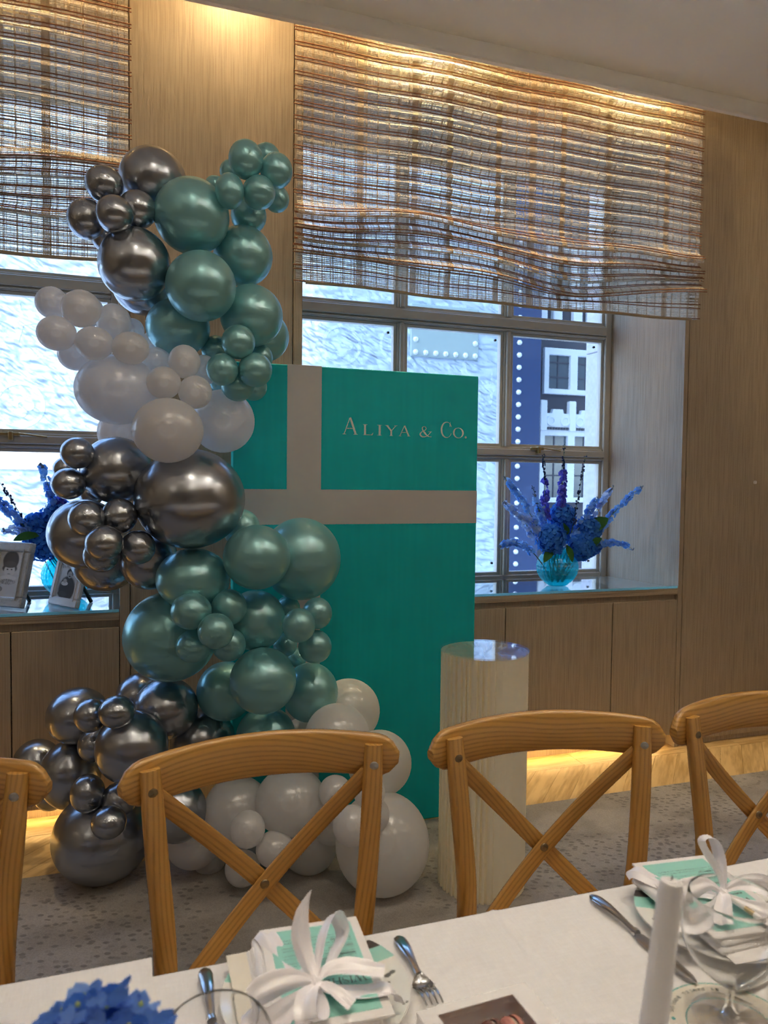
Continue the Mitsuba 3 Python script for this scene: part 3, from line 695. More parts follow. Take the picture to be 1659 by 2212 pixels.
# serif capitals drawn from strokes
def bar_(x0, y0, x1, y1, w): 
    return sg.LineString([(x0, y0), (x1, y1)]).buffer(w / 2, cap_style=2)
def serif(x, y, w, up_=1):
    return sg.Polygon([(x - w / 2, y), (x + w / 2, y), (x + w / 2, y + .022 * up_), (x + w * .16, y + .05 * up_), (x - w * .16, y + .05 * up_), (x - w / 2, y + .022 * up_)])
def glyph(ch):
    u = unary_union; H, B, TH = 1.0, .13, .055
    if ch == 'A':
        return u([bar_(.04, .02, .43, .97, TH), bar_(.45, 1.0, .84, .02, B), bar_(.19, .36, .67, .36, .05), serif(.06, 0, .26), serif(.83, 0, .32)]).intersection(sg.box(-.2, 0, 1.2, 1.02)), .94
    if ch == 'L': return u([bar_(.17, 0, .17, 1, B), bar_(.1, .025, .70, .025, .05), sg.Polygon([(.60, .03), (.70, 0), (.75, .24), (.72, .24)]), serif(.17, 0, .32), serif(.17, 1, .34, -1)]), .78
    if ch == 'I': return u([bar_(.17, 0, .17, 1, B), serif(.17, 0, .34), serif(.17, 1, .34, -1)]), .34
    if ch == 'Y': return u([bar_(.08, .98, .46, .48, B), bar_(.86, .98, .47, .48, TH), bar_(.46, 0, .46, .52, B), serif(.09, 1, .32, -1), serif(.85, 1, .28, -1), serif(.46, 0, .34)]), .92
    if ch == 'O':
        o = sa.scale(sg.Point(0, 0).buffer(1, 32), .49, .515); i_ = sa.rotate(sa.scale(sg.Point(0, 0).buffer(1, 32), .345, .47), 6)
        return sa.translate(o.difference(i_), .49, .5), .98
    if ch == 'C':
        o = sa.scale(sg.Point(0, 0).buffer(1, 32), .49, .515); i_ = sa.translate(sa.scale(sg.Point(0, 0).buffer(1, 32), .40, .475), .045, 0)
        c_ = sa.translate(o.difference(i_), .49, .5).difference(sg.Polygon([(.62, .5), (1.2, .92), (1.2, .10)]))
        return u([c_, sg.Polygon([(.76, .72), (.81, .70), (.82, 1.0), (.79, 1.0)])]), .88
    if ch == '.': return sg.Point(.08, .06).buffer(.075), .18
    if ch == '&':
        q = [(1.0, .48), (.86, .28), (.68, .10), (.42, .0), (.18, .06), (.07, .24), (.18, .44), (.44, .60), (.58, .76), (.54, .92), (.40, .98), (.26, .90), (.26, .72), (.42, .46), (.66, .16), (.86, .04), (1.04, .03)]
        from scipy.interpolate import splprep, splev
        tck, _ = splprep(np.array(q).T, s=0); xy = np.array(splev(np.linspace(0, 1, 90), tck)).T
        segs = []
        for k in range(len(xy) - 1):
            f_ = k / 89.0; w = .06 + .075 * (math.exp(-((f_ - .30) / .07) ** 2) + math.exp(-((f_ - .80) / .10) ** 2))
            segs.append(sg.LineString(xy[k:k + 2]).buffer(w / 2))
        return u(segs + [bar_(.78, .50, 1.1, .50, .045)]), 1.06
    if ch == 'W': return u([bar_(.07, .98, .34, .02, B), bar_(.37, .02, .60, .95, TH), bar_(.58, .98, .85, .02, B), bar_(.88, .02, 1.12, .98, TH), serif(.08, 1, .30, -1), serif(1.13, 1, .24, -1), serif(.58, 1, .26, -1)]), 1.2
    if ch == 'S':
        q = [(.52, .80), (.46, .94), (.30, 1.0), (.13, .93), (.08, .76), (.18, .61), (.36, .50), (.52, .38), (.56, .20), (.46, .05), (.28, 0), (.11, .06), (.05, .24)]
        from scipy.interpolate import splprep, splev
        tck, _ = splprep(np.array(q).T, s=0); xy = np.array(splev(np.linspace(0, 1, 60), tck)).T
        return u([sg.LineString(xy[k:k + 2]).buffer((.05 + .085 * math.exp(-((k / 59 - .5) / .2) ** 2)) / 2) for k in range(59)] + [bar_(.53, .98, .53, .74, .05), bar_(.05, .02, .05, .28, .05)]), .64
    if ch == 'H': return u([bar_(.15, 0, .15, 1, B), bar_(.75, 0, .75, 1, B), bar_(.15, .5, .75, .5, .055)] + [serif(a, b_, .32, 1 if b_ == 0 else -1) for a in (.15, .75) for b_ in (0, 1)]), .92
    if ch == 'E': return u([bar_(.15, 0, .15, 1, B), bar_(.1, .025, .62, .025, .05), bar_(.1, .975, .58, .975, .05), bar_(.15, .51, .46, .51, .05), sg.Polygon([(.55, .03), (.62, 0), (.66, .22), (.63, .22)]), sg.Polygon([(.52, .97), (.58, 1), (.60, .80), (.57, .80)]), bar_(.46, .40, .46, .62, .04), serif(.13, 0, .26), serif(.13, 1, .26, -1)]), .70
    if ch == 'F': return u([bar_(.15, 0, .15, 1, B), bar_(.1, .975, .58, .975, .05), bar_(.15, .51, .46, .51, .05), sg.Polygon([(.52, .97), (.58, 1), (.60, .80), (.57, .80)]), bar_(.46, .40, .46, .62, .04), serif(.15, 0, .32), serif(.13, 1, .26, -1)]), .66
for ch, x0, wd, h in (('A', .7425, .0613, .0645), ('L', .822, .043, .0405), ('I', .880, .0212, .0405), ('Y', .9125, .051, .0405), ('A', .968, .0495, .041),
                      ('&', 1.055, .052, .041), ('C', 1.1445, .047, .0615), ('O', 1.1975, .047, .0405), ('.', 1.2495, .0085, .05)):
    gl, adv = glyph(ch); mnx, mny, mxx, mxy = gl.bounds
    gl = sa.affine_transform(gl, [wd / (mxx - mnx), 0, 0, h if ch != '.' else wd / (mxx - mnx), x0 - mnx * wd / (mxx - mnx), 1.5315])
    put('letter', MB().prism(gl, BF - .0012, BF - .0001), 'm_letter', p, label='pale serif letter %s' % ch if ch not in '.&' else None)

# ------------------------------------------------------------------ paper pedestal: radial pleats under a clear disc
PX, PY, PR, PH = 1.1085, -.875, .146, .792
p = thing('paper_pedestal', 'cream pleated paper pedestal with a clear disc on top beside the turquoise panel', 'pedestal')
NP = 46; rr = np.random.default_rng(3)
for part in range(1):
    m_ = MB(); zs = np.linspace(.0045, PH, 5)
    wid = rr.uniform(.6, 1.4, NP); a = np.cumsum(wid) / wid.sum() * 2 * np.pi + 1.2
    P = []
    for k in range(NP):                              # each pleat a soft arc, a narrow crease between; the far side is pulled almost smooth
        a0, a1 = a[k], a[(k + 1) % NP] + (2 * np.pi if k == NP - 1 else 0)
        left = math.cos(.5 * (a0 + a1) - 3.35) > .35
        dp = rr.uniform(.045, .07) if left else .008
        for f_, q in ((.0, 1.0), (.14, .75), (.30, .30), (.50, .06), (.72, 0), (.90, .05), (.97, .35)):     # a folded leaf leaning over the next one
            P.append((a0 + (a1 - a0) * f_, PR * (1 - dp * q)))
    P.append(P[0]); P = np.array(P); P[-1, 0] += 2 * np.pi
    grid = np.stack([np.stack([PX + P[:, 1] * np.cos(P[:, 0] + .006 * math.sin(3 * z)), PY + P[:, 1] * np.sin(P[:, 0] + .006 * math.sin(3 * z)), np.full(len(P), z)], -1) for z in zs])
    put('pleats', m_.sheet(grid), 'm_pleat', p)
    m_ = MB()
    for k in range(NP):
        m_.sheet(np.array([[[PX + .022 * math.cos(a[k]), PY + .022 * math.sin(a[k]), PH - .012], [PX + PR * .9 * math.cos(a[k] + .05), PY + PR * .9 * math.sin(a[k] + .05), PH - .003]],
                           [[PX + .022 * math.cos(a[k] + .02), PY + .022 * math.sin(a[k] + .02), PH - .06], [PX + PR * .9 * math.cos(a[k] + .02), PY + PR * .9 * math.sin(a[k] + .02), PH - .05]]]))
    m_.sheet(np.array([[[PX + r_ * math.cos(t), PY + r_ * math.sin(t), PH - .055 + .02 * (r_ / PR)] for t in np.linspace(0, 2 * np.pi, 49)] for r_ in (.001, PR * .95)]))
    put('inner_folds', m_, 'm_pleat', p, kind='stuff')
t_ = np.linspace(0, 2 * np.pi, 97)
m_ = MB(); m_.lathe([(.0005, .0), (PR + .002, .0), (PR + .002, .006), (.0005, .006)], (PX, PY, PH + .0005), 72)
put('clear_disc', m_, 'm_glass', p, label='clear acrylic disc')

# ------------------------------------------------------------------ flowers
PAL = {'periwinkle': ((.04, .15, .56), (.24, .42, .86)), 'blue': ((.03, .20, .70), (.13, .42, .92)), 'light': ((.14, .40, .85), (.40, .66, .96)), 'violet': ((.07, .08, .50), (.22, .22, .76)), 'pale': ((.36, .56, .88), (.68, .78, .94)), 'navy': ((.03, .05, .16), (.10, .13, .30))}
def petal(mb, o, u, v, n, L, W, c, cup=.25):
    """one petal from o along u, width along v, cupped along n"""
    t = np.array([0, .3, .7, 1.0]); w = np.array([.22, .95, 1.08, .38]) * W / 2; h = cup * L * t ** 2
    G = np.stack([o + u * (L * t)[:, None] - v * w[:, None] + n * h[:, None], o + u * (L * t)[:, None] + n * (h * .75)[:, None], o + u * (L * t)[:, None] + v * w[:, None] + n * h[:, None]], 1)
    mb.sheet(G, None, np.asarray(c))
def basis(n):
    n = n / np.linalg.norm(n); a = np.cross(n, [.3, .2, .9]); a /= np.linalg.norm(a); return n, a, np.cross(n, a)
def floret(mb, o, n, size, col, rg, k=4, cup=.3):
    n, a, b_ = basis(np.asarray(n, float)); ph = rg.uniform(0, 6)
    for q in range(k):
        t = ph + q * 2 * np.pi / k; u = a * math.cos(t) + b_ * math.sin(t); v = -a * math.sin(t) + b_ * math.cos(t)
        f_ = rg.uniform(0, 1); c = np.array(col[0]) * (1 - f_) + np.array(col[1]) * f_
        petal(mb, o, u, v, n, size * rg.uniform(.85, 1.1), size * rg.uniform(.85, 1.05), c, cup * rg.uniform(.5, 1.5))
def curve(p0, p1, bend, n=16):
    p0, p1 = np.asarray(p0, float), np.asarray(p1, float); t = np.linspace(0, 1, n)[:, None]
    return p0 * (1 - t) + p1 * t + np.asarray(bend) * (4 * t * (1 - t))
def delphinium(base, tip, pal, seed, label, group, bend=(0, 0, .02), start=.42, wide=.020, bud=.82, nf=40, fs=.0155):
    rg = np.random.default_rng(seed); k = thing('delphinium', label, 'flower', group)
    c = curve(base, tip, bend, 40); put('stem', MB().tube(c, np.linspace(.0026, .0009, 40), 6), 'm_stem', k, smooth=True)
    mb, bd = MB(), MB()
    for t in np.sort(rg.uniform(start, 1, int(nf * 1.35))):
        i = min(int(t * 39), 38); o = c[i] + (c[i + 1] - c[i]) * (t * 39 - i); ax = c[i + 1] - c[i]; ax /= np.linalg.norm(ax)
        d = rg.normal(0, 1, 3); d -= ax * np.dot(d, ax); d /= np.linalg.norm(d)
        if t < bud:
            w = wide * (1 - .45 * (t - start) / (1 - start)); q = o + d * w * rg.uniform(.6, 1.1)
            floret(mb, q, d + .3 * ax, fs * rg.uniform(.8, 1.15), PAL[pal], rg, 5, .35)
        else:
            q = o + d * .006; r0 = .0042 * (1.25 - .6 * (t - bud) / (1 - bud))
            s_ = trimesh.creation.icosphere(0, r0); v = np.array(s_.vertices) * [1, 1, 1.4] + q
            bd.add(v, s_.faces, None, PAL['navy'][0] if pal in ('violet', 'navy', 'blue') else (.30, .36, .50))
        if t < bud: mb.tube([o, o + d * wide * .6], .0007, 4, (.07, .16, .05), cap=False)
    put('florets', mb, 'm_petal', k, kind='stuff', col=True)
    if bd.n: put('buds', bd, 'm_petal', k, kind='stuff', col=True)
def hydrangea(base, ctr, r, pal, seed, label, group, n=125, fs=.0145, parts=False):
    rg = np.random.default_rng(seed); k = thing('hydrangea', label, 'flower', group)
    base, ctr = np.asarray(base, float), np.asarray(ctr, float)
    put('stem', MB().tube(curve(base, ctr, (0, 0, .01)), .0035, 6), 'm_stem', k, smooth=True)
    mb = MB()
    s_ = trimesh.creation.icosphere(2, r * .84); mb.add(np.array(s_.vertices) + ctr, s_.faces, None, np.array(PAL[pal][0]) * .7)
    if parts: put('core', mb, 'm_petal', k, col=True)
    for i in range(n):
        z = 1 - 2 * (i + .5) / n; a = i * 2.39996; d = np.array([math.sqrt(1 - z * z) * math.cos(a), math.sqrt(1 - z * z) * math.sin(a), z])
        m1 = MB() if parts else mb
        floret(m1, ctr + d * r * rg.uniform(.86, 1.04), d + rg.normal(0, .38 if not parts else .25, 3), fs, PAL[pal], rg, 4, .22 if not parts else .45)
        if parts:
            e = trimesh.creation.icosphere(0, .0022); m1.add(np.array(e.vertices) + ctr + d * r * 1.02, e.faces, None, (.55, .60, .25))
            put('floret', m1, 'm_petal', k, col=True)
    if not parts: put('florets', mb, 'm_petal', k, kind='stuff', col=True)
    return k
def leaf(k, o, tip, w, droop=.2):
    o, tip = np.asarray(o, float), np.asarray(tip, float); t = np.linspace(0, 1, 9); ax = tip - o; L = np.linalg.norm(ax)
    s_ = np.cross(ax, [0, -.6, 1]); s_ /= np.linalg.norm(s_); nn = np.cross(s_, ax / L)
    ww = w / 2 * np.sin(np.pi * np.clip(t * .96 + .02, 0, 1)) ** .75
    cen = o + ax * t[:, None] - np.array([0, 0, 1]) * (droop * L * t ** 2)[:, None]
    put('leaf', MB().sheet(np.stack([cen - s_ * ww[:, None] + nn * ww[:, None] * .3, cen, cen + s_ * ww[:, None] + nn * ww[:, None] * .3], 1)), 'm_leaf', k, smooth=True)
def vase(x, y, z, label):
    k = thing('vase', label, 'vase'); r = .104
    prof = [(.001, .002), (.040, .001), (.052, .006)] + [(r * math.sin(t), .095 - .098 * math.cos(t)) for t in np.linspace(.62, 2.55, 70)] + [(.056, .182), (.060, .192)]
    wob = lambda a, zz: 1 + .020 * np.sin(16 * a + 150 * zz) * np.sin(16 * a - 150 * zz) * np.sin(np.pi * np.clip(zz / .19, 0, 1))
    m_ = MB().lathe(prof, (x, y, z), 200, wob)
    put('bowl', m_, 'm_vase', k, smooth=True)
    put('water', MB().lathe([(.001, .125), (.093, .125)], (x, y, z), 40), 'm_glass', k)
    return k
ZG = SILL + .012
vase(2.029, .17, ZG, 'round dimpled turquoise glass vase on the right window sill')
vx, vy, vz = 2.029, .17, ZG + .02
G1 = 'blue flowers in the right vase'
def b1(i): return (vx + .03 * math.cos(i * 2.1), vy + .03 * math.sin(i * 2.1), vz)
hydrangea(b1(0), (1.955, .11, 1.075), .075, 'blue', 20, 'round blue hydrangea at the front left of the right vase', G1)
hydrangea(b1(1), (2.068, .20, 1.185), .070, 'blue', 21, 'deep blue hydrangea in the middle of the right bouquet, above the others', G1)
hydrangea(b1(2), (2.205, .16, 1.120), .066, 'blue', 22, 'blue hydrangea at the right side of the right bouquet under the big leaf', G1)
hydrangea(b1(3), (2.120, .10, 1.035), .064, 'blue', 23, 'low blue hydrangea at the vase rim in the right bouquet', G1)
hydrangea(b1(4), (2.240, .19, 1.035), .052, 'blue', 24, 'small dark blue hydrangea at the lower right of the right bouquet', G1)
hydrangea(b1(5), (2.13, .27, 1.10), .06, 'blue', 25, 'blue hydrangea half hidden at the back of the right bouquet', G1)
for i, (tip, pal, lb, st, bend, wd, bud, nf) in enumerate([
        ((2.056, .17, 1.552), 'violet', 'tallest violet delphinium spike in the right bouquet', .50, (0, 0, 0), .019, .80, 62),
        ((1.955, .20, 1.503), 'violet', 'violet delphinium left of the tallest spike in the right bouquet', .48, (-.01, 0, 0), .018, .80, 58),
        ((2.190, .18, 1.505), 'navy', 'dark budded delphinium right of the tallest spike in the right bouquet', .45, (0, 0, 0), .011, .50, 44),
        ((1.900, .21, 1.34), 'navy', 'short dark budded spike among the violet delphiniums', .55, (0, 0, .02), .012, .6, 30),
        ((2.085, .22, 1.45), 'pale', 'pale delphinium behind the tallest violet spike', .50, (0, 0, 0), .016, .75, 34),
        ((1.690, .12, 1.385), 'light', 'upper left light blue delphinium arching over the window in the right bouquet', .42, (0, 0, .05), .016, .96, 46),
        ((1.675, .10, 1.262), 'pale', 'pale blue delphinium reaching left below the uppermost one in the right bouquet', .40, (0, 0, .06), .018, .96, 48),
        ((1.645, .08, 1.045), 'light', 'light blue delphinium drooping low left of the right vase', .38, (0, 0, .09), .014, .96, 44),
        ((2.500, .12, 1.350), 'light', 'light blue delphinium reaching farthest right across the window jamb', .40, (0, 0, .045), .014, .96, 46),
        ((2.335, .14, 1.345), 'pale', 'pale blue delphinium just left of the one reaching farthest right', .42, (0, 0, .03), .015, .95, 36),
        ((2.425, .09, 1.020), 'light', 'light blue delphinium drooping low right of the right vase', .50, (.02, 0, .10), .014, .97, 30),
        ((1.80, .13, 1.20), 'pale', 'short pale delphinium close to the left hydrangea of the right bouquet', .45, (0, 0, .05), .018, .97, 30),
        ((1.88, .16, 1.30), 'light', 'mid height light blue delphinium left of the violet spikes', .45, (0, 0, .03), .02, .97, 40),
        ((2.24, .14, 1.285), 'light', 'light blue delphinium leaning right beside the upper hydrangea', .48, (0, 0, .02), .02, .97, 34)]):
    delphinium(b1(i + .5), tip, pal, 40 + i, lb, G1, bend, st, wd, bud, nf)
k = thing('hydrangea_leaf', 'large dark green leaf at the right of the right bouquet', 'leaf'); leaf(k, (2.20, .15, 1.10), (2.275, .10, 1.21), .085)
k = thing('hydrangea_leaf', 'dark green leaf between the two upper hydrangeas of the right bouquet', 'leaf'); leaf(k, (2.03, .10, 1.10), (1.985, .04, 1.18), .05)
k = thing('hydrangea_leaf', 'pale green leaf folded over the rim of the right vase', 'leaf'); leaf(k, (2.03, .09, 1.05), (2.035, .045, .985), .04)
k = thing('hydrangea_leaf', 'green leaf hanging left of the right vase rim', 'leaf'); leaf(k, (1.97, .10, 1.04), (1.885, .06, .99), .045)
k = thing('hydrangea_leaf', 'dark leaf at the lower right between hydrangeas of the right bouquet', 'leaf'); leaf(k, (2.17, .08, 1.04), (2.20, .04, 1.10), .05)
vase(-.285, .40, ZG, 'round turquoise glass vase on the left window sill behind the photo frames')
vx, vy = -.285, .40
G2 = 'blue flowers in the left vase'
hydrangea(b1(0), (-.375, .35, 1.075), .075, 'blue', 30, 'large blue hydrangea low in the left bouquet beside the chrome balloons', G2)
hydrangea(b1(1), (-.315, .40, 1.185), .072, 'blue', 31, 'blue hydrangea above the others in the left bouquet', G2)
hydrangea(b1(2), (-.22, .38, 1.08), .07, 'blue', 32, 'blue hydrangea of the left bouquet half hidden by chrome balloons', G2)
hydrangea(b1(3), (-.40, .40, 1.15), .055, 'blue', 33, 'smaller blue hydrangea at the left edge of the left bouquet', G2)
for i, (tip, pal, lb, st, bend, wd, bud, nf) in enumerate([
        ((-.385, .36, 1.415), 'light', 'light blue delphinium standing tall before the left window', .50, (.02, 0, 0), .022, .97, 60),
        ((-.565, .36, 1.375), 'navy', 'dark budded delphinium leaning left in the left bouquet', .45, (0, 0, .03), .014, .55, 46),
        ((-.60, .35, 1.30), 'light', 'light blue delphinium leaning far left in the left bouquet', .42, (0, 0, .05), .020, .96, 50),
        ((-.525, .33, 1.135), 'pale', 'pale delphinium drooping left in the left bouquet', .45, (0, 0, .08), .018, .96, 36),
        ((-.30, .38, 1.36), 'violet', 'violet delphinium beside the upper chrome balloons of the left window', .5, (0, 0, 0), .02, .85, 50)]):
    delphinium(b1(i + .5), tip, pal, 60 + i, lb, G2, bend, st, wd, bud, nf)
k = thing('hydrangea_leaf', 'dark green leaf at the left of the left bouquet above the silver frame', 'leaf'); leaf(k, (-.38, .30, 1.115), (-.475, .26, 1.10), .06, .05)

# ------------------------------------------------------------------ photo frames on the left sill
def inell(u, v, cx, cy, rx, ry, soft=.12):
    d = dr.sqrt(dr.square((u - cx) / rx) + dr.square((v - cy) / ry)); return 1 - smoothstep(1 - soft, 1 + soft, d)
def child_print(p, n, uv):
    u, v = uv.x, uv.y
    g = .74 - .05 * noise(u * 5., v * 7.)
    g = dr.lerp(g, .09, inell(u, v, .52, .19, .36, .22)); g = dr.lerp(g, .11, inell(u, v, .52, .37, .34, .10))
    g = dr.lerp(g, .80, inell(u, v, .53, .42, .25, .14)); g = dr.lerp(g, .12, inell(u, v, .52, .285, .30, .075))
    for ex in (.43, .62): g = dr.lerp(g, .12, inell(u, v, ex, .395, .045, .014))
    g = dr.lerp(g, .45, inell(u, v, .53, .495, .075, .012)); g = dr.lerp(g, .86, inell(u, v, .52, .585, .38, .055))
    g = dr.lerp(g, .20 + .5 * noise(u * 30., v * 40.), inell(u, v, .52, .67, .36, .06)); g = dr.lerp(g, .30, inell(u, v, .14, .84, .22, .07))
    return mi.Color3f(dr.lerp(.0, 1., g))
def man_print(p, n, uv):
    u, v = uv.x, uv.y
    g = .55 + .12 * noise(u * 4., v * 5.); g = dr.lerp(g, .12 + .5 * noise(u * 22., v * 40.), 1 - smoothstep(.30, .36, v))
    g = dr.lerp(g, .06, 1 - smoothstep(.20, .26, v + .1 * u)); g = dr.lerp(g, .035, inell(u, v, .52, .80, .42, .30)); g = dr.lerp(g, .05, inell(u, v, .55, .43, .17, .10))
    g = dr.lerp(g, .42, inell(u, v, .55, .47, .12, .08)); g = dr.lerp(g, .06, inell(u, v, .55, .505, .06, .014))
    for ex in (.50, .60): g = dr.lerp(g, .08, inell(u, v, ex, .455, .022, .008))
    g = dr.lerp(g, .62, inell(u, v, .36, .68, .18, .05)); g = dr.lerp(g, .38, inell(u, v, .36, .62, .09, .05)); g = dr.lerp(g, .05, inell(u, v, .34, .92, .25, .06))
    return mi.Color3f(g)
mat('m_child', prin(proc(child_print), .6, specular=.1)); mat('m_man', prin(proc(man_print), .6, specular=.1))
def glit_fn(p, n, uv): return .25 + .75 * cell_rand(p.x * 900., p.y * 900., p.z * 900.)
mat('m_glitter', prin(proc(lambda p, n, uv: mi.Color3f(glit_fn(p, n, uv)) * mi.Color3f(.92, .93, .93)), .32, metallic=.6))
mat('m_framewhite', prin((.80, .77, .78), .45))
def frame(right_pt, left_dir, w, h, border, th, mfr, mph, label, zb=ZG):
    k = thing('photo_frame', label, 'photo frame')
    a = np.array([*left_dir, 0.0]); a /= np.linalg.norm(a)          # from right bottom corner to left
    nrm = np.cross([0, 0, 1.0], a) * 1.0
    if nrm[1] > 0: nrm = -nrm
    tilt = math.radians(14); upv = np.array([0, 0, 1.0]) * math.cos(tilt) - nrm * math.sin(tilt); nn = np.cross(-a, upv); 
    if nn[1] > 0: nn = -nn
    o = np.array([right_pt[0], right_pt[1], zb + .002])
    Mx = np.eye(4); Mx[:3, 0], Mx[:3, 1], Mx[:3, 2], Mx[:3, 3] = -a, -nn, upv, o + a * w     # local x to the right, y away from viewer, z up
    m_ = MB()
    for (x0, x1, z0, z1) in ((0, w, 0, border), (0, w, h - border, h), (0, border, border, h - border), (w - border, w, border, h - border)): m_.box(x0, x1, 0, th, z0, z1, .004, Mx)
    m_.box(border * .72, w - border * .72, -.004, .004, border * .72, border * .8, 0, Mx).box(border * .72, w - border * .72, -.004, .004, h - border * .8, h - border * .72, 0, Mx).box(border * .72, border * .8, -.004, .004, border * .72, h - border * .72, 0, Mx).box(w - border * .8, w - border * .72, -.004, .004, border * .72, h - border * .72, 0, Mx)
    put('border', m_, mfr, k)
    g = np.array([[[border, .006, h - border], [border, .006, border]], [[w - border, .006, h - border], [w - border, .006, border]]], float)
    g = (np.concatenate([g, np.ones((2, 2, 1))], -1) @ Mx.T)[..., :3]
    put('print', MB().sheet(g), mph, k, uv=True, label='black and white photograph')
    put('backing', MB().box(border * .6, w - border * .6, th * .5, th * .8, border * .6, h - border * .6, 0, Mx), 'm_ink', k)
    c0 = (np.array([w / 2, th * .8, h * .62, 1]) @ Mx.T)[:3]; c1 = c0 - nn * .085; c1[2] = zb + .001
    put('strut', MB().tube([c0, c1], .008, 5), 'm_ink', k)
frame((-.436, .112), (-.105, .085), .195, .262, .040, .030, 'm_glitter', 'm_child', 'silver glitter photo frame with a picture of a child in a dark hat')
frame((-.228, .046), (-.128, .182), .205, .245, .034, .020, 'm_framewhite', 'm_man', 'white photo frame with a picture of a seated man on the left sill')

# ------------------------------------------------------------------ bentwood cross back chairs
def arc_y(x): return .068 - .062 * (x / .24) ** 2
def chair_parts():
    out = []
    xs = np.linspace(-.243, .243, 41)
    rail = np.stack([xs, arc_y(xs),   .842 + .012 * (1 - (xs / .24) ** 2)], -1)
    e = np.clip((.243 - np.abs(xs)) / .040, 0, 1); prof = np.sqrt(np.clip(1 - (1 - e) ** 2, .06, 1))
    out.append(('crest_rail', sweep(rail, .040 * prof * (.94 + .06 * np.cos(xs / .24)), .0125 * (.55 + .45 * prof), (0, 0, 1), 18, 3.2), 'm_honey', None))
    for s in (-1, 1):
        ctrl = np.array([[s * .158, .115, 0], [s * .164, .05, .22], [s * .168, .004, .45], [s * .174, -.018, .60], [s * .1865, -.006, .74], [s * .1955, .009, .870]])
        t = np.linspace(0, 1, 26); q = np.linspace(0, 1, 6); path = np.stack([np.interp(t, q, ctrl[:, j]) for j in range(3)], -1)
        for _ in range(3): path[1:-1] = .25 * path[:-2] + .5 * path[1:-1] + .25 * path[2:]
        sd = np.array([math.cos(.30), -s * math.sin(.30) * -1, 0]) if False else np.array([1, s * -.28, 0])
        w = np.interp(path[:, 2], [0, .45, .8, .870], [.014, .0185, .0185, .0165])
        out.append(('post', sweep(path, w, np.interp(path[:, 2], [0, .5, .870], [.013, .0155, .0125]), sd, 14, 2.8), 'm_honey', None))
        # bolt at the post top, screw head
        nrm = np.array([-s * .27, -1, 0]); nrm /= np.linalg.norm(nrm); o = np.array([s * .1945, .006, .836]) + nrm * .0125
        out.append(('bolt', MB().lathe([(.0082, 0), (.0080, .0012), (.0055, .0030), (.0005, .0036)], (0, 0, 0), 16), 'm_bolt' if s > 0 else 'm_screw', (o, nrm)))
        out.append(('bolt', MB().lathe([(.0082, 0), (.0080, .0012), (.0055, .0030), (.0005, .0036)], (0, 0, 0), 16), 'm_bolt', (np.array([s * .205, .043, .838]), -nrm)))
        # front legs
        out.append(('leg', MB().tube([(s * .185, -.41, 0), (s * .182, -.395, .2), (s * .18, -.38, .445)], [.0125, .0155, .0165], 12), 'm_honey', None))
    for s in (1, -1):
        t = np.linspace(0, 1, 22)
        x = s * (.186 - .352 * t); z = .818 - .358 * t
        y = .018 - .016 * t + .030 * np.sin(np.pi * t) * (1 if True else 0) + (-.0055 if s > 0 else .0055)
        path = np.stack([x, y, z], -1); ax = path[-1] - path[0]
        out.append(('cross_slat', sweep(path, .0165, .0048, np.cross(ax, [0, 1, 0]), 12, 3.5), 'm_honey', None))
    out.append(('screw', MB().lathe([(.0085, 0), (.0080, .0014), (.0058, .0028), (.0035, .0030), (.0005, .0022)], (0, 0, 0), 16).box(-.0045, .0045, -.0009, .0009, .0024, .0033).box(-.0009, .0009, -.0045, .0045, .0024, .0033), 'm_screw', (np.array([.000, .0295, .632]), np.array([0, -1.0, 0]))))
    # seat: round cornered frame with woven pad
    pl = sg.box(-.19, -.41, .19, .015).buffer(.02).intersection(sg.Polygon([(-.215, -.44), (.215, -.44), (.19, .03), (-.19, .03)]))
    out.append(('seat', MB().prism(pl, .435, .460, 'xy'), 'm_honey', None))
    out.append(('seat_pad', MB().prism(pl.buffer(-.028), .460, .472, 'xy'), 'm_seat', None))
    for s in (-1, 1): out.append(('stretcher', MB().tube([(s * .182, -.395, .17), (s * .165, .06, .19)], .010, 8), 'm_honey', None))
    out.append(('stretcher', MB().tube([(-.18, -.20, .18), (.18, -.20, .18)], .010, 8), 'm_honey', None))
    return out
def face(o, nrm):
    n_, a, b_ = basis(nrm); M_ = np.eye(4); M_[:3, 0], M_[:3, 1], M_[:3, 2], M_[:3, 3] = a, np.cross(n_, a), n_, o; return M_
CH = []
for nm, mb, mt, pl in chair_parts():
    v, f = mb.mesh()
    if pl is not None: v = (np.c_[v, np.ones(len(v))] @ face(*pl).T)[:, :3]
    CH.append((nm, mikit.ply((v, f), mt, smooth=True if nm in ('crest_rail', 'post', 'cross_slat') else 40, uv=mb.UV() if nm in ('crest_rail', 'post', 'cross_slat') else None)))
for cx, cy, rot, lb in ((-.378, -1.80, 1.5, 'honey coloured cross back chair cut off at the left edge, before the dark balloons'), (.2170, -1.841, 1.0, 'honey coloured cross back chair before the white balloons'),
                        (.7605, -1.872, -6.6, 'honey coloured cross back chair before the pleated pedestal'), (1.288, -1.885, -3.0, 'honey coloured cross back chair cut off at the right edge')):
    k = thing('dining_chair', lb, 'chair', 'cross back chairs along the table')
    for nm, d in CH: put(nm, d, None, k, to_world=T().translate([cx, cy, .0042]).rotate([0, 0, 1], rot))

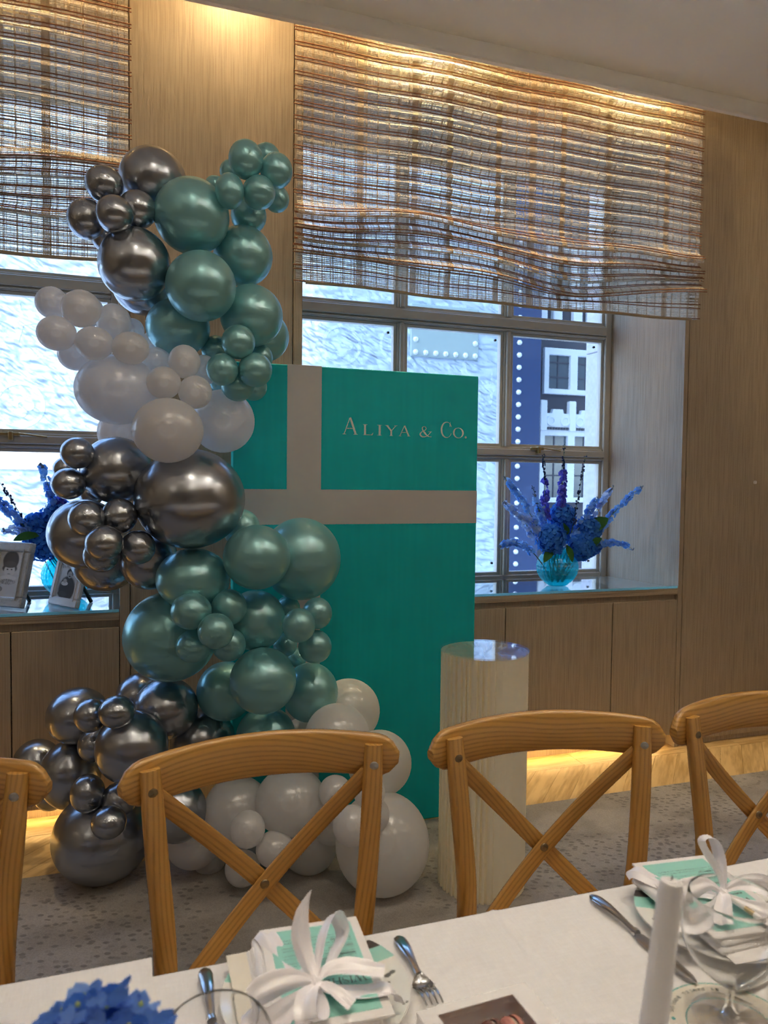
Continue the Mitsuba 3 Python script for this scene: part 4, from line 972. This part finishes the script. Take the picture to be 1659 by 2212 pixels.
# ------------------------------------------------------------------ dining table, cloths
TZ = .75
t = thing('dining_table', 'long dining table under the white cloths in the foreground', 'table')
put('tabletop', MB().box(-1.6, 2.6, -3.04, -2.19, TZ - .035, TZ - .004, .003), 'm_honey', t)
for lx in (-1.5, 2.5):
    for ly in (-2.96, -2.28): put('leg', MB().box(lx - .03, lx + .03, ly - .03, ly + .03, .0042, TZ - .035, .004), 'm_honey', t)
def cloth(x0, x1, y0, y1, z, drop, label, folds, seed):
    rg = np.random.default_rng(seed)
    xs = np.unique(np.r_[np.linspace(x0, x1, 160), folds, np.array(folds) - .007, np.array(folds) + .007]); n = len(xs)
    prof = [(y0 - .012, z - drop), (y0 - .008, z - drop * .5), (y0 - .004, z - .012), (y0, z - .002), (y0 + .006, z)] + [(yy, z) for yy in np.linspace(y0 + .05, y1 - .05, 14)] + [(y1 - .006, z), (y1, z - .002), (y1 + .004, z - .012), (y1 + .008, z - drop * .5), (y1 + .012, z - drop)]
    P = np.zeros((n, len(prof), 3))
    for j, (yy, zz) in enumerate(prof):
        P[:, j, 0] = xs; P[:, j, 1] = yy; P[:, j, 2] = zz
        if zz < z - .005:
            hang = (z - zz) / drop; s_ = -1 if yy < (y0 + y1) / 2 else 1
            P[:, j, 1] += s_ * .012 * hang * (1 + np.sin(xs * 14 + np.sin(xs * 5) * 2))
    for fx in folds: P[:, :, 2] += (.0022 * np.exp(-((xs - fx) / .005) ** 2))[:, None] * (P[:, :, 2] > z - .004)
    P[:, :, 2] += .0006 * (meshkit.noise(np.stack([P[..., 0] * 9, P[..., 1] * 9, P[..., 2]], -1), seed) - .5) * (P[:, :, 2] > z - .004)
    k = thing('tablecloth', label, 'tablecloth'); put('cloth', MB().sheet(P), 'm_cloth', k, smooth=True)
cloth(-.005, 2.62, -3.05, -2.178, TZ, .255, 'white tablecloth with pressed folds under the place settings', [.478, 1.02, 1.56], 3)
cloth(-1.62, .018, -3.05, -2.145, TZ + .0035, .255, 'second white tablecloth overlapping at the left, under the blue hydrangea', [-.52, -1.06], 4)
CZ = TZ + .001

# ------------------------------------------------------------------ place settings
def plate_fn(cx, cy, rot, mirror=1):
    ca, sa_ = math.cos(rot), math.sin(rot)
    def fn(p, n, uv):
        x = (p.x - cx) * ca + (p.y - cy) * sa_; y = -(p.x - cx) * sa_ + (p.y - cy) * ca
        c = mi.Color3f(.84, .82, .76)
        band = (y > .036) & (y < .060); blk = (y >= .060) & (y < .074) 
        c = dr.select(band & (dr.abs(x) > .02), mi.Color3f(.30, .64, .56), c); c = dr.select(blk & (dr.abs(x) > .03), mi.Color3f(.035, .03, .03), c)
        for (sx, sy, r_) in ((.062, .020, .0055), (.075, .002, .005), (.085, -.002, .003), (.088, .010, .0045), (.094, .012, .004), (.080, -.010, .0035), (.070, -.012, .003), (.096, -.045, .0018), (.092, -.046, .0018), (-.09, .01, .004), (-.085, -.02, .003)):
            c = dr.select(dr.square(x - sx) + dr.square((y - sy) * 1.25) < r_ * r_, mi.Color3f(.13, .115, .11), c)
        return c
    return fn
def plate(x, y, rot, label):
    k = thing('plate', label, 'plate'); nm = 'm_plate_%d' % len([q for q in scene if q.startswith('m_plate')])
    mat(nm, prin(proc(plate_fn(x, y, rot)), .12, specular=.6, clearcoat=.6))
    prof = [(.001, .004), (.060, .004), (.068, .006), (.090, .0125), (.107, .0165), (.109, .0175), (.109, .0155), (.092, .009), (.068, .0015), (.060, 0), (.001, 0)]
    put('dish', MB().lathe(prof, (x, y, CZ), 72), nm, k, smooth=40); return k
P1, P2 = (.197, -2.287), (.757, -2.305)
plate(*P1, -.07, 'white side plate with mint and black bands under the nearest wishes card')
plate(*P2, -.10, 'white side plate with mint and black bands under the right wishes card')
def card(cx, cy, ang, z, w, h, label, title, lines):
    k = thing('wishes_card', label, 'card')
    Mx = np.eye(4); ca, sa_ = math.cos(ang), math.sin(ang)
    Mx[:3, 0], Mx[:3, 1], Mx[:3, 3] = (ca, sa_, 0), (-sa_, ca, 0), (cx, cy, z)
    put('card_stock', MB().box(-w / 2, w / 2, -h / 2, h / 2, 0, .0035, .0006, Mx), 'm_paper', k)
    put('mint_panel', MB().box(-w / 2 + .011, w / 2 - .011, -h / 2 + .012, h / 2 - .010, .0036, .0039, 0, Mx), 'm_mint', k, label='mint printed panel')
    M2 = Mx @ np.diag([-1, -1, 1, 1.0])                     # the writing reads from the chair side
    def word(text, x, y, s_, serif_=False):
        m_ = MB()
        if serif_:
            for ch in text:
                gl, adv = glyph(ch); g = sa.affine_transform(gl, [s_, 0, 0, s_, x, y]); m_.prism(g, .0040, .0042, 'xy', M2); x += (adv + .06) * s_
        else:
            tm_ = meshkit.text_mesh(text, s_, .0002, bold=True); v = np.array(tm_.vertices) + [x, y, .0040]; m_.add((np.c_[v, np.ones(len(v))] @ M2.T)[:, :3], tm_.faces)
        return m_
    put('title', word(title, -w / 2 + .0165, h / 2 - .0715, .0120, True), 'm_ink', k)
    for i, tx in enumerate(lines):
        put('line_of_text', word(tx, -w / 2 + .017, h / 2 - .0845 - i * .0150, .0032), 'm_ink', k)
        m_ = MB()
        for q in (.003, .0085): m_.box(-w / 2 + .017, w / 2 - .022, h / 2 - .0845 - i * .0150 - q, h / 2 - .0845 - i * .0150 - q - .0004, .0040, .0041, 0, M2)
        put('writing_line', m_, 'm_ink', k)
    return Mx
def ribbon(k, pts, widths, wdir, nm='loop', m_='m_satin', crease=.0):
    pts = np.asarray(pts, float)
    from scipy.interpolate import splprep, splev
    tck, _ = splprep(pts.T, s=0, k=min(3, len(pts) - 1)); t = np.linspace(0, 1, 36); c = np.array(splev(t, tck)).T
    w = np.interp(t, np.linspace(0, 1, len(widths)), widths); wd = np.array([np.interp(t, np.linspace(0, 1, len(wdir)), np.asarray(wdir, float)[:, j]) for j in range(3)]).T
    tg = np.gradient(c, axis=0); tg /= np.linalg.norm(tg, axis=1, keepdims=True); wd = wd - tg * np.sum(wd * tg, 1, keepdims=True); wd /= np.linalg.norm(wd, axis=1, keepdims=True)
    nn = np.cross(tg, wd); a = np.linspace(-1, 1, 9)
    rip = .10 * np.sin(a * 5.0)[None, :] * (1 - np.sin(np.pi * t)[:, None] * .6) + .12 * (a ** 2)[None, :]
    P = c[:, None] + wd[:, None] * (a[None, :] * w[:, None] / 2)[..., None] + nn[:, None] * (rip * w[:, None])[..., None]
    put(nm, MB().sheet(P), m_, k, smooth=True)
Z1 = CZ + .030
def at1(px, py, z): return np.array([px, py, Z1 + z])
LINES = ('ALWAYS', 'NEVER', 'REMEMBER TO', "DON'T WORRY", 'I WISH YOU', '', )
M1 = card(.2050, -2.2785, -.055, Z1, .126, .185, 'mint and white wishes card under the nearest satin bow', 'WISHES', LINES[:5])
# napkin and folded papers under the nearest card
k = thing('napkin', 'folded white napkin between the plate and the nearest wishes card', 'napkin')
put('fold', MB().box(.128, .252, -2.375, -2.20, CZ + .0165, CZ + .0225, .003), 'm_cloth', k); put('fold', MB().box(.132, .250, -2.372, -2.205, CZ + .0225, CZ + .0295, .003), 'm_cloth', k)
k = thing('rolled_paper', 'small rolled grey paper behind the nearest wishes card', 'paper roll')
put('roll', MB().tube([(.1345, -2.29, CZ + .024), (.1425, -2.193, CZ + .024)], .0068, 14), 'm_wax', k, smooth=40)
k = thing('place_card', 'plain cream card lying left of the nearest wishes card', 'card')
put('card_stock', MB().box(.104, .140, -2.345, -2.199, CZ + .0185, CZ + .0195, .0004), 'm_cream', k)
WS = .80
def bow(label, kn, dirs, S=1.0):
    """kn: knot; dirs: strap, loops and tails as point lists relative to the knot (x right, y away, z up)."""
    k = thing('satin_bow', label, 'bow'); kn = np.asarray(kn, float)
    for nm, pts, w, wd in dirs:
        ribbon(k, [kn + np.asarray(q) * S for q in pts], [q * S * WS for q in w], wd, nm)
    m_ = MB(); s_ = trimesh.creation.icosphere(3, .0085 * S); v = np.array(s_.vertices) * [.8, 1.15, .85]; v *= (1 + .10 * np.sin(v[:, :1] * 900 + v[:, 2:] * 500)); put('knot', m_.add(v + kn, s_.faces), 'm_satin', k, smooth=True)
Zv, Xv, Yv = (0, 0, 1), (1, 0, 0), (0, 1, 0)
bow('white satin bow tied around the nearest wishes card', (.188, -2.318, Z1 + .016), [
    ('strap', [(0, 0, -.006), (-.012, .04, -.010), (-.028, .090, -.0115), (-.037, .128, -.012), (-.039, .133, -.020)], [.016, .030, .032, .032, .032], [Xv] * 3),
    ('strap', [(0, 0, -.006), (.035, -.015, -.010), (.068, -.020, -.0115), (.083, -.022, -.0125), (.086, -.022, -.02)], [.014, .030, .034, .034, .034], [Yv] * 3),
    ('tail', [(0, 0, .002), (-.006, .018, .020), (-.009, .030, .040), (-.004, .040, .062), (.006, .046, .080)], [.010, .024, .030, .022, .002], [(1, .2, .15), (1, .4, .2), (.9, .6, .2)]),
    ('loop', [(0, 0, .003), (.008, .022, .018), (.022, .048, .034), (.040, .062, .036), (.048, .052, .022), (.034, .030, .012), (.014, .008, .004), (0, 0, .0)], [.008, .020, .030, .034, .034, .030, .016, .008], [(.75, -.5, .5), (.6, -.5, .75), (.3, -.6, .8), (.6, -.5, .6), (.75, -.5, .5)]),
    ('loop', [(0, 0, .002), (-.024, -.006, .014), (-.052, -.016, .018), (-.074, -.030, .012), (-.070, -.042, .002), (-.046, -.034, -.002), (-.018, -.014, -.001), (0, 0, .0)], [.008, .024, .034, .036, .036, .032, .018, .008], [(.1, .8, .5), (.1, .6, .8), (.2, .4, .9), (.1, .6, .8), (.1, .8, .5)]),
    ('loop', [(0, -.002, .002), (-.008, -.022, .010), (-.020, -.044, .012), (-.022, -.058, .004), (-.010, -.050, -.004), (0, -.02, -.004), (0, -.004, -.002)], [.008, .022, .030, .030, .028, .020, .008], [(1, -.2, .3)] * 3),
    ('tail', [(0, 0, 0), (.024, .006, .008), (.046, .000, .008), (.066, -.006, .004), (.078, -.010, .002)], [.010, .022, .030, .032, .030], [(.1, .9, .4), (0, .9, .3), (0, 1, .2)]),
    ('tail', [(.002, -.002, 0), (.012, -.018, .004), (.020, -.030, .002), (.030, -.042, -.004)], [.008, .016, .020, .022], [(.8, .6, .2)] * 2)])
# right setting
Z2 = CZ + .034
M2_ = card(.7555, -2.290, -.095, Z2, .124, .187, 'mint and white wishes card under the right satin bow', 'WISHES', ('ALWAYS', 'NEVER', 'REMEMBER TO', "DON'T WORRY", 'I WISH YOU'))
k = thing('napkin', 'folded white napkin between the plate and the right wishes card', 'napkin')
put('fold', MB().box(.690, .815, -2.385, -2.205, CZ + .0165, CZ + .025, .003), 'm_cloth', k); put('fold', MB().box(.694, .812, -2.382, -2.210, CZ + .025, CZ + .0335, .003), 'm_cloth', k)
k = thing('rolled_paper', 'small rolled grey paper behind the right wishes card', 'paper roll')
put('roll', MB().tube([(.690, -2.31, CZ + .026), (.694, -2.215, CZ + .026)], .0068, 14), 'm_wax', k, smooth=40)
k = thing('menu_sheet', 'cream paper menu lying under the right plate and the wine glass', 'menu')
mm = MB(); ang = -.10; Mx = np.eye(4); Mx[:3, 0], Mx[:3, 1], Mx[:3, 3] = (math.cos(ang), math.sin(ang), 0), (-math.sin(ang), math.cos(ang), 0), (.765, -2.315, CZ + .0178)
put('sheet', mm.box(-.062, .075, -.095, .115, 0, .0008, 0, Mx), 'm_paper', k)
def small_text(txt, x, y, s_, MM): 
    tm_ = meshkit.text_mesh(txt, s_, .0002); v = np.array(tm_.vertices) + [x, y, .001]; return MB().add((np.c_[v, np.ones(len(v))] @ MM.T)[:, :3], tm_.faces)
put('line_of_text', small_text('BY DANIEL BOULUD', -.055, .070, .0030, Mx @ np.diag([-1, -1, 1, 1.0])), 'm_ink', k)
bow('white satin bow tied around the right wishes card', (.752, -2.318, Z2 + .018), [
    ('strap', [(0, 0, -.006), (-.028, .046, -.010), (-.052, .086, -.012), (-.064, .108, -.013), (-.068, .112, -.02)], [.014, .034, .036, .036, .036], [(.8, .6, 0)] * 3),
    ('strap', [(0, 0, -.006), (.018, -.03, -.010), (.022, -.060, -.0115), (.024, -.074, -.0125), (.024, -.078, -.02)], [.014, .030, .034, .034, .034], [Xv] * 3),
    ('loop', [(0, 0, .003), (.000, .010, .024), (-.010, .022, .046), (-.012, .030, .064), (.002, .028, .066), (.010, .018, .044), (.006, .006, .018), (0, 0, 0)], [.008, .014, .022, .024, .024, .022, .014, .008], [(.5, -.7, .3), (.3, -.9, .3), (-.2, -.9, .2), (.4, -.8, .3), (.6, -.7, .3)]),
    ('loop', [(0, 0, .002), (-.026, .000, .018), (-.056, -.006, .020), (-.090, -.012, .010), (-.096, -.030, .000), (-.064, -.032, -.004), (-.024, -.014, -.002), (0, 0, 0)], [.008, .022, .034, .038, .038, .034, .018, .008], [(.1, .7, .6), (.1, .5, .8), (.3, .5, .8), (.1, .7, .6)]),
    ('loop', [(0, 0, .002), (.024, -.008, .014), (.046, -.022, .016), (.060, -.042, .006), (.050, -.058, -.004), (.026, -.044, -.004), (.008, -.012, -.002), (0, 0, 0)], [.008, .022, .032, .034, .034, .030, .014, .008], [(.4, .6, .6), (.3, .4, .9), (.5, .2, .8), (.4, .6, .6)]),
    ('tail', [(0, 0, 0), (-.014, -.018, .006), (-.030, -.034, .004), (-.044, -.050, -.006)], [.010, .022, .028, .030], [(.6, -.6, .3)] * 2)], 1.0)
k = thing('small_brush', 'small brush with a gold ferrule hanging from the right satin bow', 'brush')
q0, q1 = np.array([.752, -2.326, Z2 + .020]), np.array([.763, -2.372, Z2 + .012])
put('handle', MB().tube([q0, q0 + (q1 - q0) * .55], [.0022, .0028], 10), 'm_paper', k, smooth=40); put('ferrule', MB().tube([q0 + (q1 - q0) * .55, q0 + (q1 - q0) * .82], [.0031, .0033], 12), 'm_brass', k, label='gold ferrule', smooth=40); put('bristles', MB().tube([q0 + (q1 - q0) * .82, q1, q1 + (q1 - q0) * .03], [.0032, .0038, .0022], 12), 'm_paper', k, smooth=40)
# cutlery
def handle(p0, p1, nrm=(0, 0, 1)):
    p0, p1 = np.array(p0, float), np.array(p1, float); L = np.linalg.norm(p1 - p0); t = np.linspace(0, 1, 22)
    path = p0 + (p1 - p0) * t[:, None] + np.outer(.003 * np.sin(np.pi * t), nrm)
    w = np.interp(t, [0, .05, .15, .35, .7, .9, 1], [.0030, .0068, .0086, .0082, .0050, .0042, .0048]); h = np.interp(t, [0, .1, .4, .9, 1], [.0015, .0032, .0034, .0026, .0026])
    sd = np.cross(p1 - p0, nrm); return sweep(path, w, h, sd, 14, 2.4), sd / np.linalg.norm(sd), (p1 - p0) / L
def fork(p0, p1, label):
    k = thing('fork', label, 'fork'); m_, sd, ax = handle(p0, p1); put('handle', m_, 'm_silver', k, smooth=True)
    p1 = np.array(p1, float); t = np.linspace(0, 1, 12)
    w = np.interp(t, [0, .2, .45, .7, 1], [.0045, .0075, .0120, .0130, .0128]); c = p1 + np.outer(t * .024, ax) + np.outer(-.006 * np.sin(np.pi * t * .9), [0, 0, 1])
    a = np.linspace(-1, 1, 7); put('root', MB().sheet(c[:, None] + sd * (a[None] * w[:, None])[..., None] + np.array([0, 0, 1]) * (.0035 * a ** 2)[None, :, None]).sheet(c[:, None] + sd * (a[None] * w[:, None])[..., None] + np.array([0, 0, 1]) * (.0035 * a ** 2 - .0012)[None, :, None]), 'm_silver', k, smooth=True)
    e = c[-1]
    for q in (-1.5, -.5, .5, 1.5):
        tt = np.linspace(0, 1, 8)
        put('tine', MB().tube(e + np.outer(tt * .032, ax) + sd * q * .0066 + np.outer(.004 * np.sin(tt * 2.6) , [0, 0, 1]), np.linspace(.0019, .0010, 8), 8), 'm_silver', k, smooth=True)
def knife(p0, p1, label, blade=.105):
    k = thing('knife', label, 'knife'); m_, sd, ax = handle(p0, p1); put('handle', m_, 'm_silver', k, smooth=True)
    p1 = np.array(p1, float); put('collar', MB().tube([p1, p1 + ax * .006], .0056, 12), 'm_silver', k, smooth=40)
    t = np.linspace(0, 1, 16); w = np.interp(t, [0, .1, .6, .9, 1], [.0045, .0085, .0095, .0070, .0015]); path = p1 + np.outer(.004 + t * blade, ax) - np.array([0, 0, .001])
    put('blade', sweep(path, w, .0011, sd, 10, 2.2), 'm_silver', k, smooth=True)
fork((.3265, -2.204, CZ + .004), (.3245, -2.285, CZ + .006), 'silver fork lying right of the nearest wishes card')
knife((.0785, -2.196, CZ + .006), (.0785, -2.283, CZ + .006), 'silver knife between the blue hydrangea and the nearest plate')
knife((.6275, -2.198, CZ + .005), (.633, -2.290, CZ + .005), 'silver knife left of the right wishes card')
k = thing('spoon_handle', 'silver cutlery handle at the right edge beside the wine glass', 'cutlery'); m_, sd, ax = handle((.676, -2.424, CZ + .005), (.80, -2.40, CZ + .005)); put('handle', m_, 'm_silver', k, smooth=True)
# box of macarons
k = thing('macaron_box', 'small white box with a clear window showing macarons', 'box')
ang = .05; Mx = np.eye(4); Mx[:3, 0], Mx[:3, 1], Mx[:3, 3] = (math.cos(ang), math.sin(ang), 0), (-math.sin(ang), math.cos(ang), 0), (.3455, -2.437, CZ)
bw, bd, bh, tt = .066, .042, .048, .0012
m_ = MB().box(-bw, bw, -bd, bd, 0, tt, 0, Mx).box(-bw, -bw + tt, -bd, bd, 0, bh, 0, Mx).box(bw - tt, bw, -bd, bd, 0, bh, 0, Mx).box(-bw, bw, -bd, -bd + tt, 0, bh, 0, Mx).box(-bw, bw, bd - tt, bd, 0, bh, 0, Mx)
put('tray', m_, 'm_paper', k)
put('lid', MB().box(-bw, -.047, -bd, bd, bh, bh + tt, 0, Mx).box(.043, bw, -bd, bd, bh, bh + tt, 0, Mx).box(-.047, .043, .030, bd, bh, bh + tt, 0, Mx).box(-.047, .043, -bd, -.020, bh, bh + tt, 0, Mx), 'm_paper', k)
put('window_film', MB().add((np.c_[np.array([[-.047, -.020, bh], [.043, -.020, bh], [.043, .030, bh], [-.047, .030, bh]]), np.ones(4)] @ Mx.T)[:, :3], [[0, 1, 2, 3]]), 'm_glass', k)
for i, (mx, my, col, nm) in enumerate(((-.040, -.006, (.62, .16, .14), 'red'), (-.014, .000, (.66, .50, .26), 'yellow'), (.008, .006, (.20, .09, .07), 'dark brown'), (.030, .004, (.72, .30, .24), 'coral'))):
    q = thing('macaron', '%s macaron standing in the small white box' % nm, 'macaron', 'macarons in the box')
    c0 = (np.array([mx, my, .0215, 1]) @ Mx.T)[:3]
    for s_, nm2 in ((-1, 'shell'), (1, 'shell')):
        m_ = MB(); pr = [(.0205, 0), (.0208, .002), (.0195, .005), (.014, .0085), (.006, .0100), (.0003, .0103)]
        M_ = face(c0 + Mx[:3, 0] * s_ * .0025, Mx[:3, 0] * s_); m_.lathe(pr, (0, 0, 0), 28); v, f = m_.mesh(); put('shell', MB().add((np.c_[v, np.ones(len(v))] @ M_.T)[:, :3], f, None, col), 'm_paint', q, smooth=True, col=True)
    M_ = face(c0 - Mx[:3, 0] * .0025, Mx[:3, 0]); m_ = MB().lathe([(.0003, 0), (.0185, 0), (.019, .0025), (.0185, .005), (.0003, .005)], (0, 0, 0), 24); v, f = m_.mesh(); put('filling', MB().add((np.c_[v, np.ones(len(v))] @ M_.T)[:, :3], f, None, (.6, .45, .35)), 'm_paint', q, smooth=40, col=True)
# glasses
def glass(x, y, label, S=1.0, rim=.0465, zr=.142):
    k = thing('wine_glass', label, 'glass')
    bowl = [(.0035, .036), (.012, .040), (.026, .050), (.042, .066), (.0515, .084), (.0535, .100), (.0515, .120), (rim, zr)]
    from scipy.interpolate import splprep, splev
    tck, _ = splprep(np.array(bowl).T, s=0); bw_ = np.array(splev(np.linspace(0, 1, 28), tck)).T * S
    inner = bw_[::-1].copy(); inner[:, 0] = np.maximum(inner[:, 0] - .0011 * S, .0004); inner[:, 1] += .0004; inner[-1, 0] = .0004; inner[-1, 1] += .0015
    v, f = MB().lathe(np.vstack([[[.0001, bw_[0, 1]]], bw_, inner]), (x, y, CZ), 72).mesh(); sh = trimesh.Trimesh(v, f); sh.merge_vertices(digits_vertex=6); sh.fix_normals()
    put('bowl', MB().tm(sh), 'm_solidglass', k, smooth=60)
    put('stem', MB().lathe([(.0001, .0372), (.0048, .0368), (.0042, .028), (.0044, .018), (.0075, .008), (.0110, .0058), (.0001, .0050)], (x, y, CZ), 40), 'm_solidglass', k, smooth=50)
    put('foot', MB().lathe([(.0110, .0055), (.018, .0040), (.030, .0028), (.0395, .0018), (.0402, .0012), (.0395, .0006), (.0020, .0006)], (x, y, CZ), 56), 'm_wineglass', k, smooth=50)
glass(.638, -2.452, 'stemmed glass standing on the round printed mark at the right')
glass(.066, -2.452, 'thin glass beside the knife, mostly below the photo edge', .95, .040, .135)
# round printed mark on the cloth: rings and lettering
k = thing('printed_coaster', 'round cream paper coaster with teal rings and lettering under the stemmed glass', 'coaster')
CO = (.628, -2.468)
put('paper', MB().lathe([(.0005, .0006), (.076, .0006), (.076, 0)], (*CO, CZ), 64), 'm_cream', k)
mat('m_tealink', prin((.02, .30, .28), .6))
for r0, r1 in ((.0735, .0750), (.0475, .0487)): put('ring', MB().lathe([(r0, .0008), (r1, .0008)], (*CO, CZ), 72), 'm_tealink', k)
def around(txt, r, a0, s_, step, serif_=False, mtl='m_ink'):
    for i, ch in enumerate(txt):
        if ch == ' ': continue
        a = a0 - i * step; rot = a - math.pi / 2
        M_ = np.eye(4); M_[:3, 0], M_[:3, 1], M_[:3, 3] = (math.cos(rot), math.sin(rot), 0), (-math.sin(rot), math.cos(rot), 0), (CO[0] + r * math.cos(a), CO[1] + r * math.sin(a), CZ + .0009)
        if serif_:
            gl, adv = glyph(ch); put('letter', MB().prism(sa.affine_transform(gl, [s_, 0, 0, s_, -adv * s_ / 2, 0]), 0, .0002, 'xy', M_), mtl, k)
        else:
            tm_ = meshkit.text_mesh(ch, s_, .0002); v = np.array(tm_.vertices) - [s_ * .4, 0, 0]; put('letter', MB().add((np.c_[v, np.ones(len(v))] @ M_.T)[:, :3], tm_.faces), mtl, k)
def inward(txt, r, a0, s_, step, serif_=False, mtl='m_ink'):
    """letters whose feet point outwards: read from the chair side"""
    for i, ch in enumerate(txt):
        if ch == ' ': continue
        a = a0 + i * step; rot = a + math.pi / 2
        M_ = np.eye(4); M_[:3, 0], M_[:3, 1], M_[:3, 3] = (math.cos(rot), math.sin(rot), 0), (-math.sin(rot), math.cos(rot), 0), (CO[0] + r * math.cos(a), CO[1] + r * math.sin(a), CZ + .0009)
        if serif_:
            gl, adv = glyph(ch); put('letter', MB().prism(sa.affine_transform(gl, [s_, 0, 0, s_, -adv * s_ / 2, 0]), 0, .0002, 'xy', M_), mtl, k)
        else:
            tm_ = meshkit.text_mesh(ch, s_, .0002); v = np.array(tm_.vertices) - [s_ * .4, 0, 0]; put('letter', MB().add((np.c_[v, np.ones(len(v))] @ M_.T)[:, :3], tm_.faces), mtl, k)
inward('BY DANIEL BOULUD', .066, math.radians(62), .0042, math.radians(4.9))
put('dot', MB().lathe([(.0003, .0009), (.0022, .0009)], (CO[0] + .062 * math.cos(math.radians(148)), CO[1] + .062 * math.sin(math.radians(148)), CZ), 16), 'm_tealink', k)
around('FE', .0535, math.radians(177), .0150, math.radians(16), True, 'm_tealink')
# candle
k = thing('taper_candle', 'tall white taper candle standing at the right in the foreground', 'candle')
put('wax', MB().tube([(.398, -2.602, CZ + .055), (.4045, -2.602, .85), (.4245, -2.602, 1.018), (.4252, -2.602, 1.0225), (.4253, -2.602, 1.0235)], [.0128, .0122, .0100, .0090, .0050], 28), 'm_wax', k, smooth=50)
put('wick', MB().tube([(.4252, -2.602, 1.022), (.4256, -2.602, 1.0275)], .0007, 6), 'm_ink', k)
k = thing('candle_holder', 'small glass candle holder below the photo edge', 'candle holder')
put('cup', MB().lathe([(.001, 0), (.036, 0), (.038, .004), (.012, .014), (.010, .030), (.0165, .040), (.0172, .062), (.0142, .064), (.0135, .054), (.001, .052)], (.398, -2.602, CZ), 40), 'm_solidglass', k, smooth=50)
# foreground hydrangea in a small vase
hydrangea((-.02, -2.53, CZ + .02), (-.030, -2.535, .913), .054, 'periwinkle', 77, 'out of focus blue hydrangea in the lower left foreground', None, n=74, fs=.0165, parts=True)
k = thing('bud_vase', 'small glass vase of the foreground hydrangea, below the photo edge', 'vase')
put('bowl', MB().lathe([(.001, .001), (.030, .002), (.036, .02), (.034, .06), (.022, .09), (.025, .10)], (-.02, -2.53, CZ), 40), 'm_wineglass', k, smooth=True)
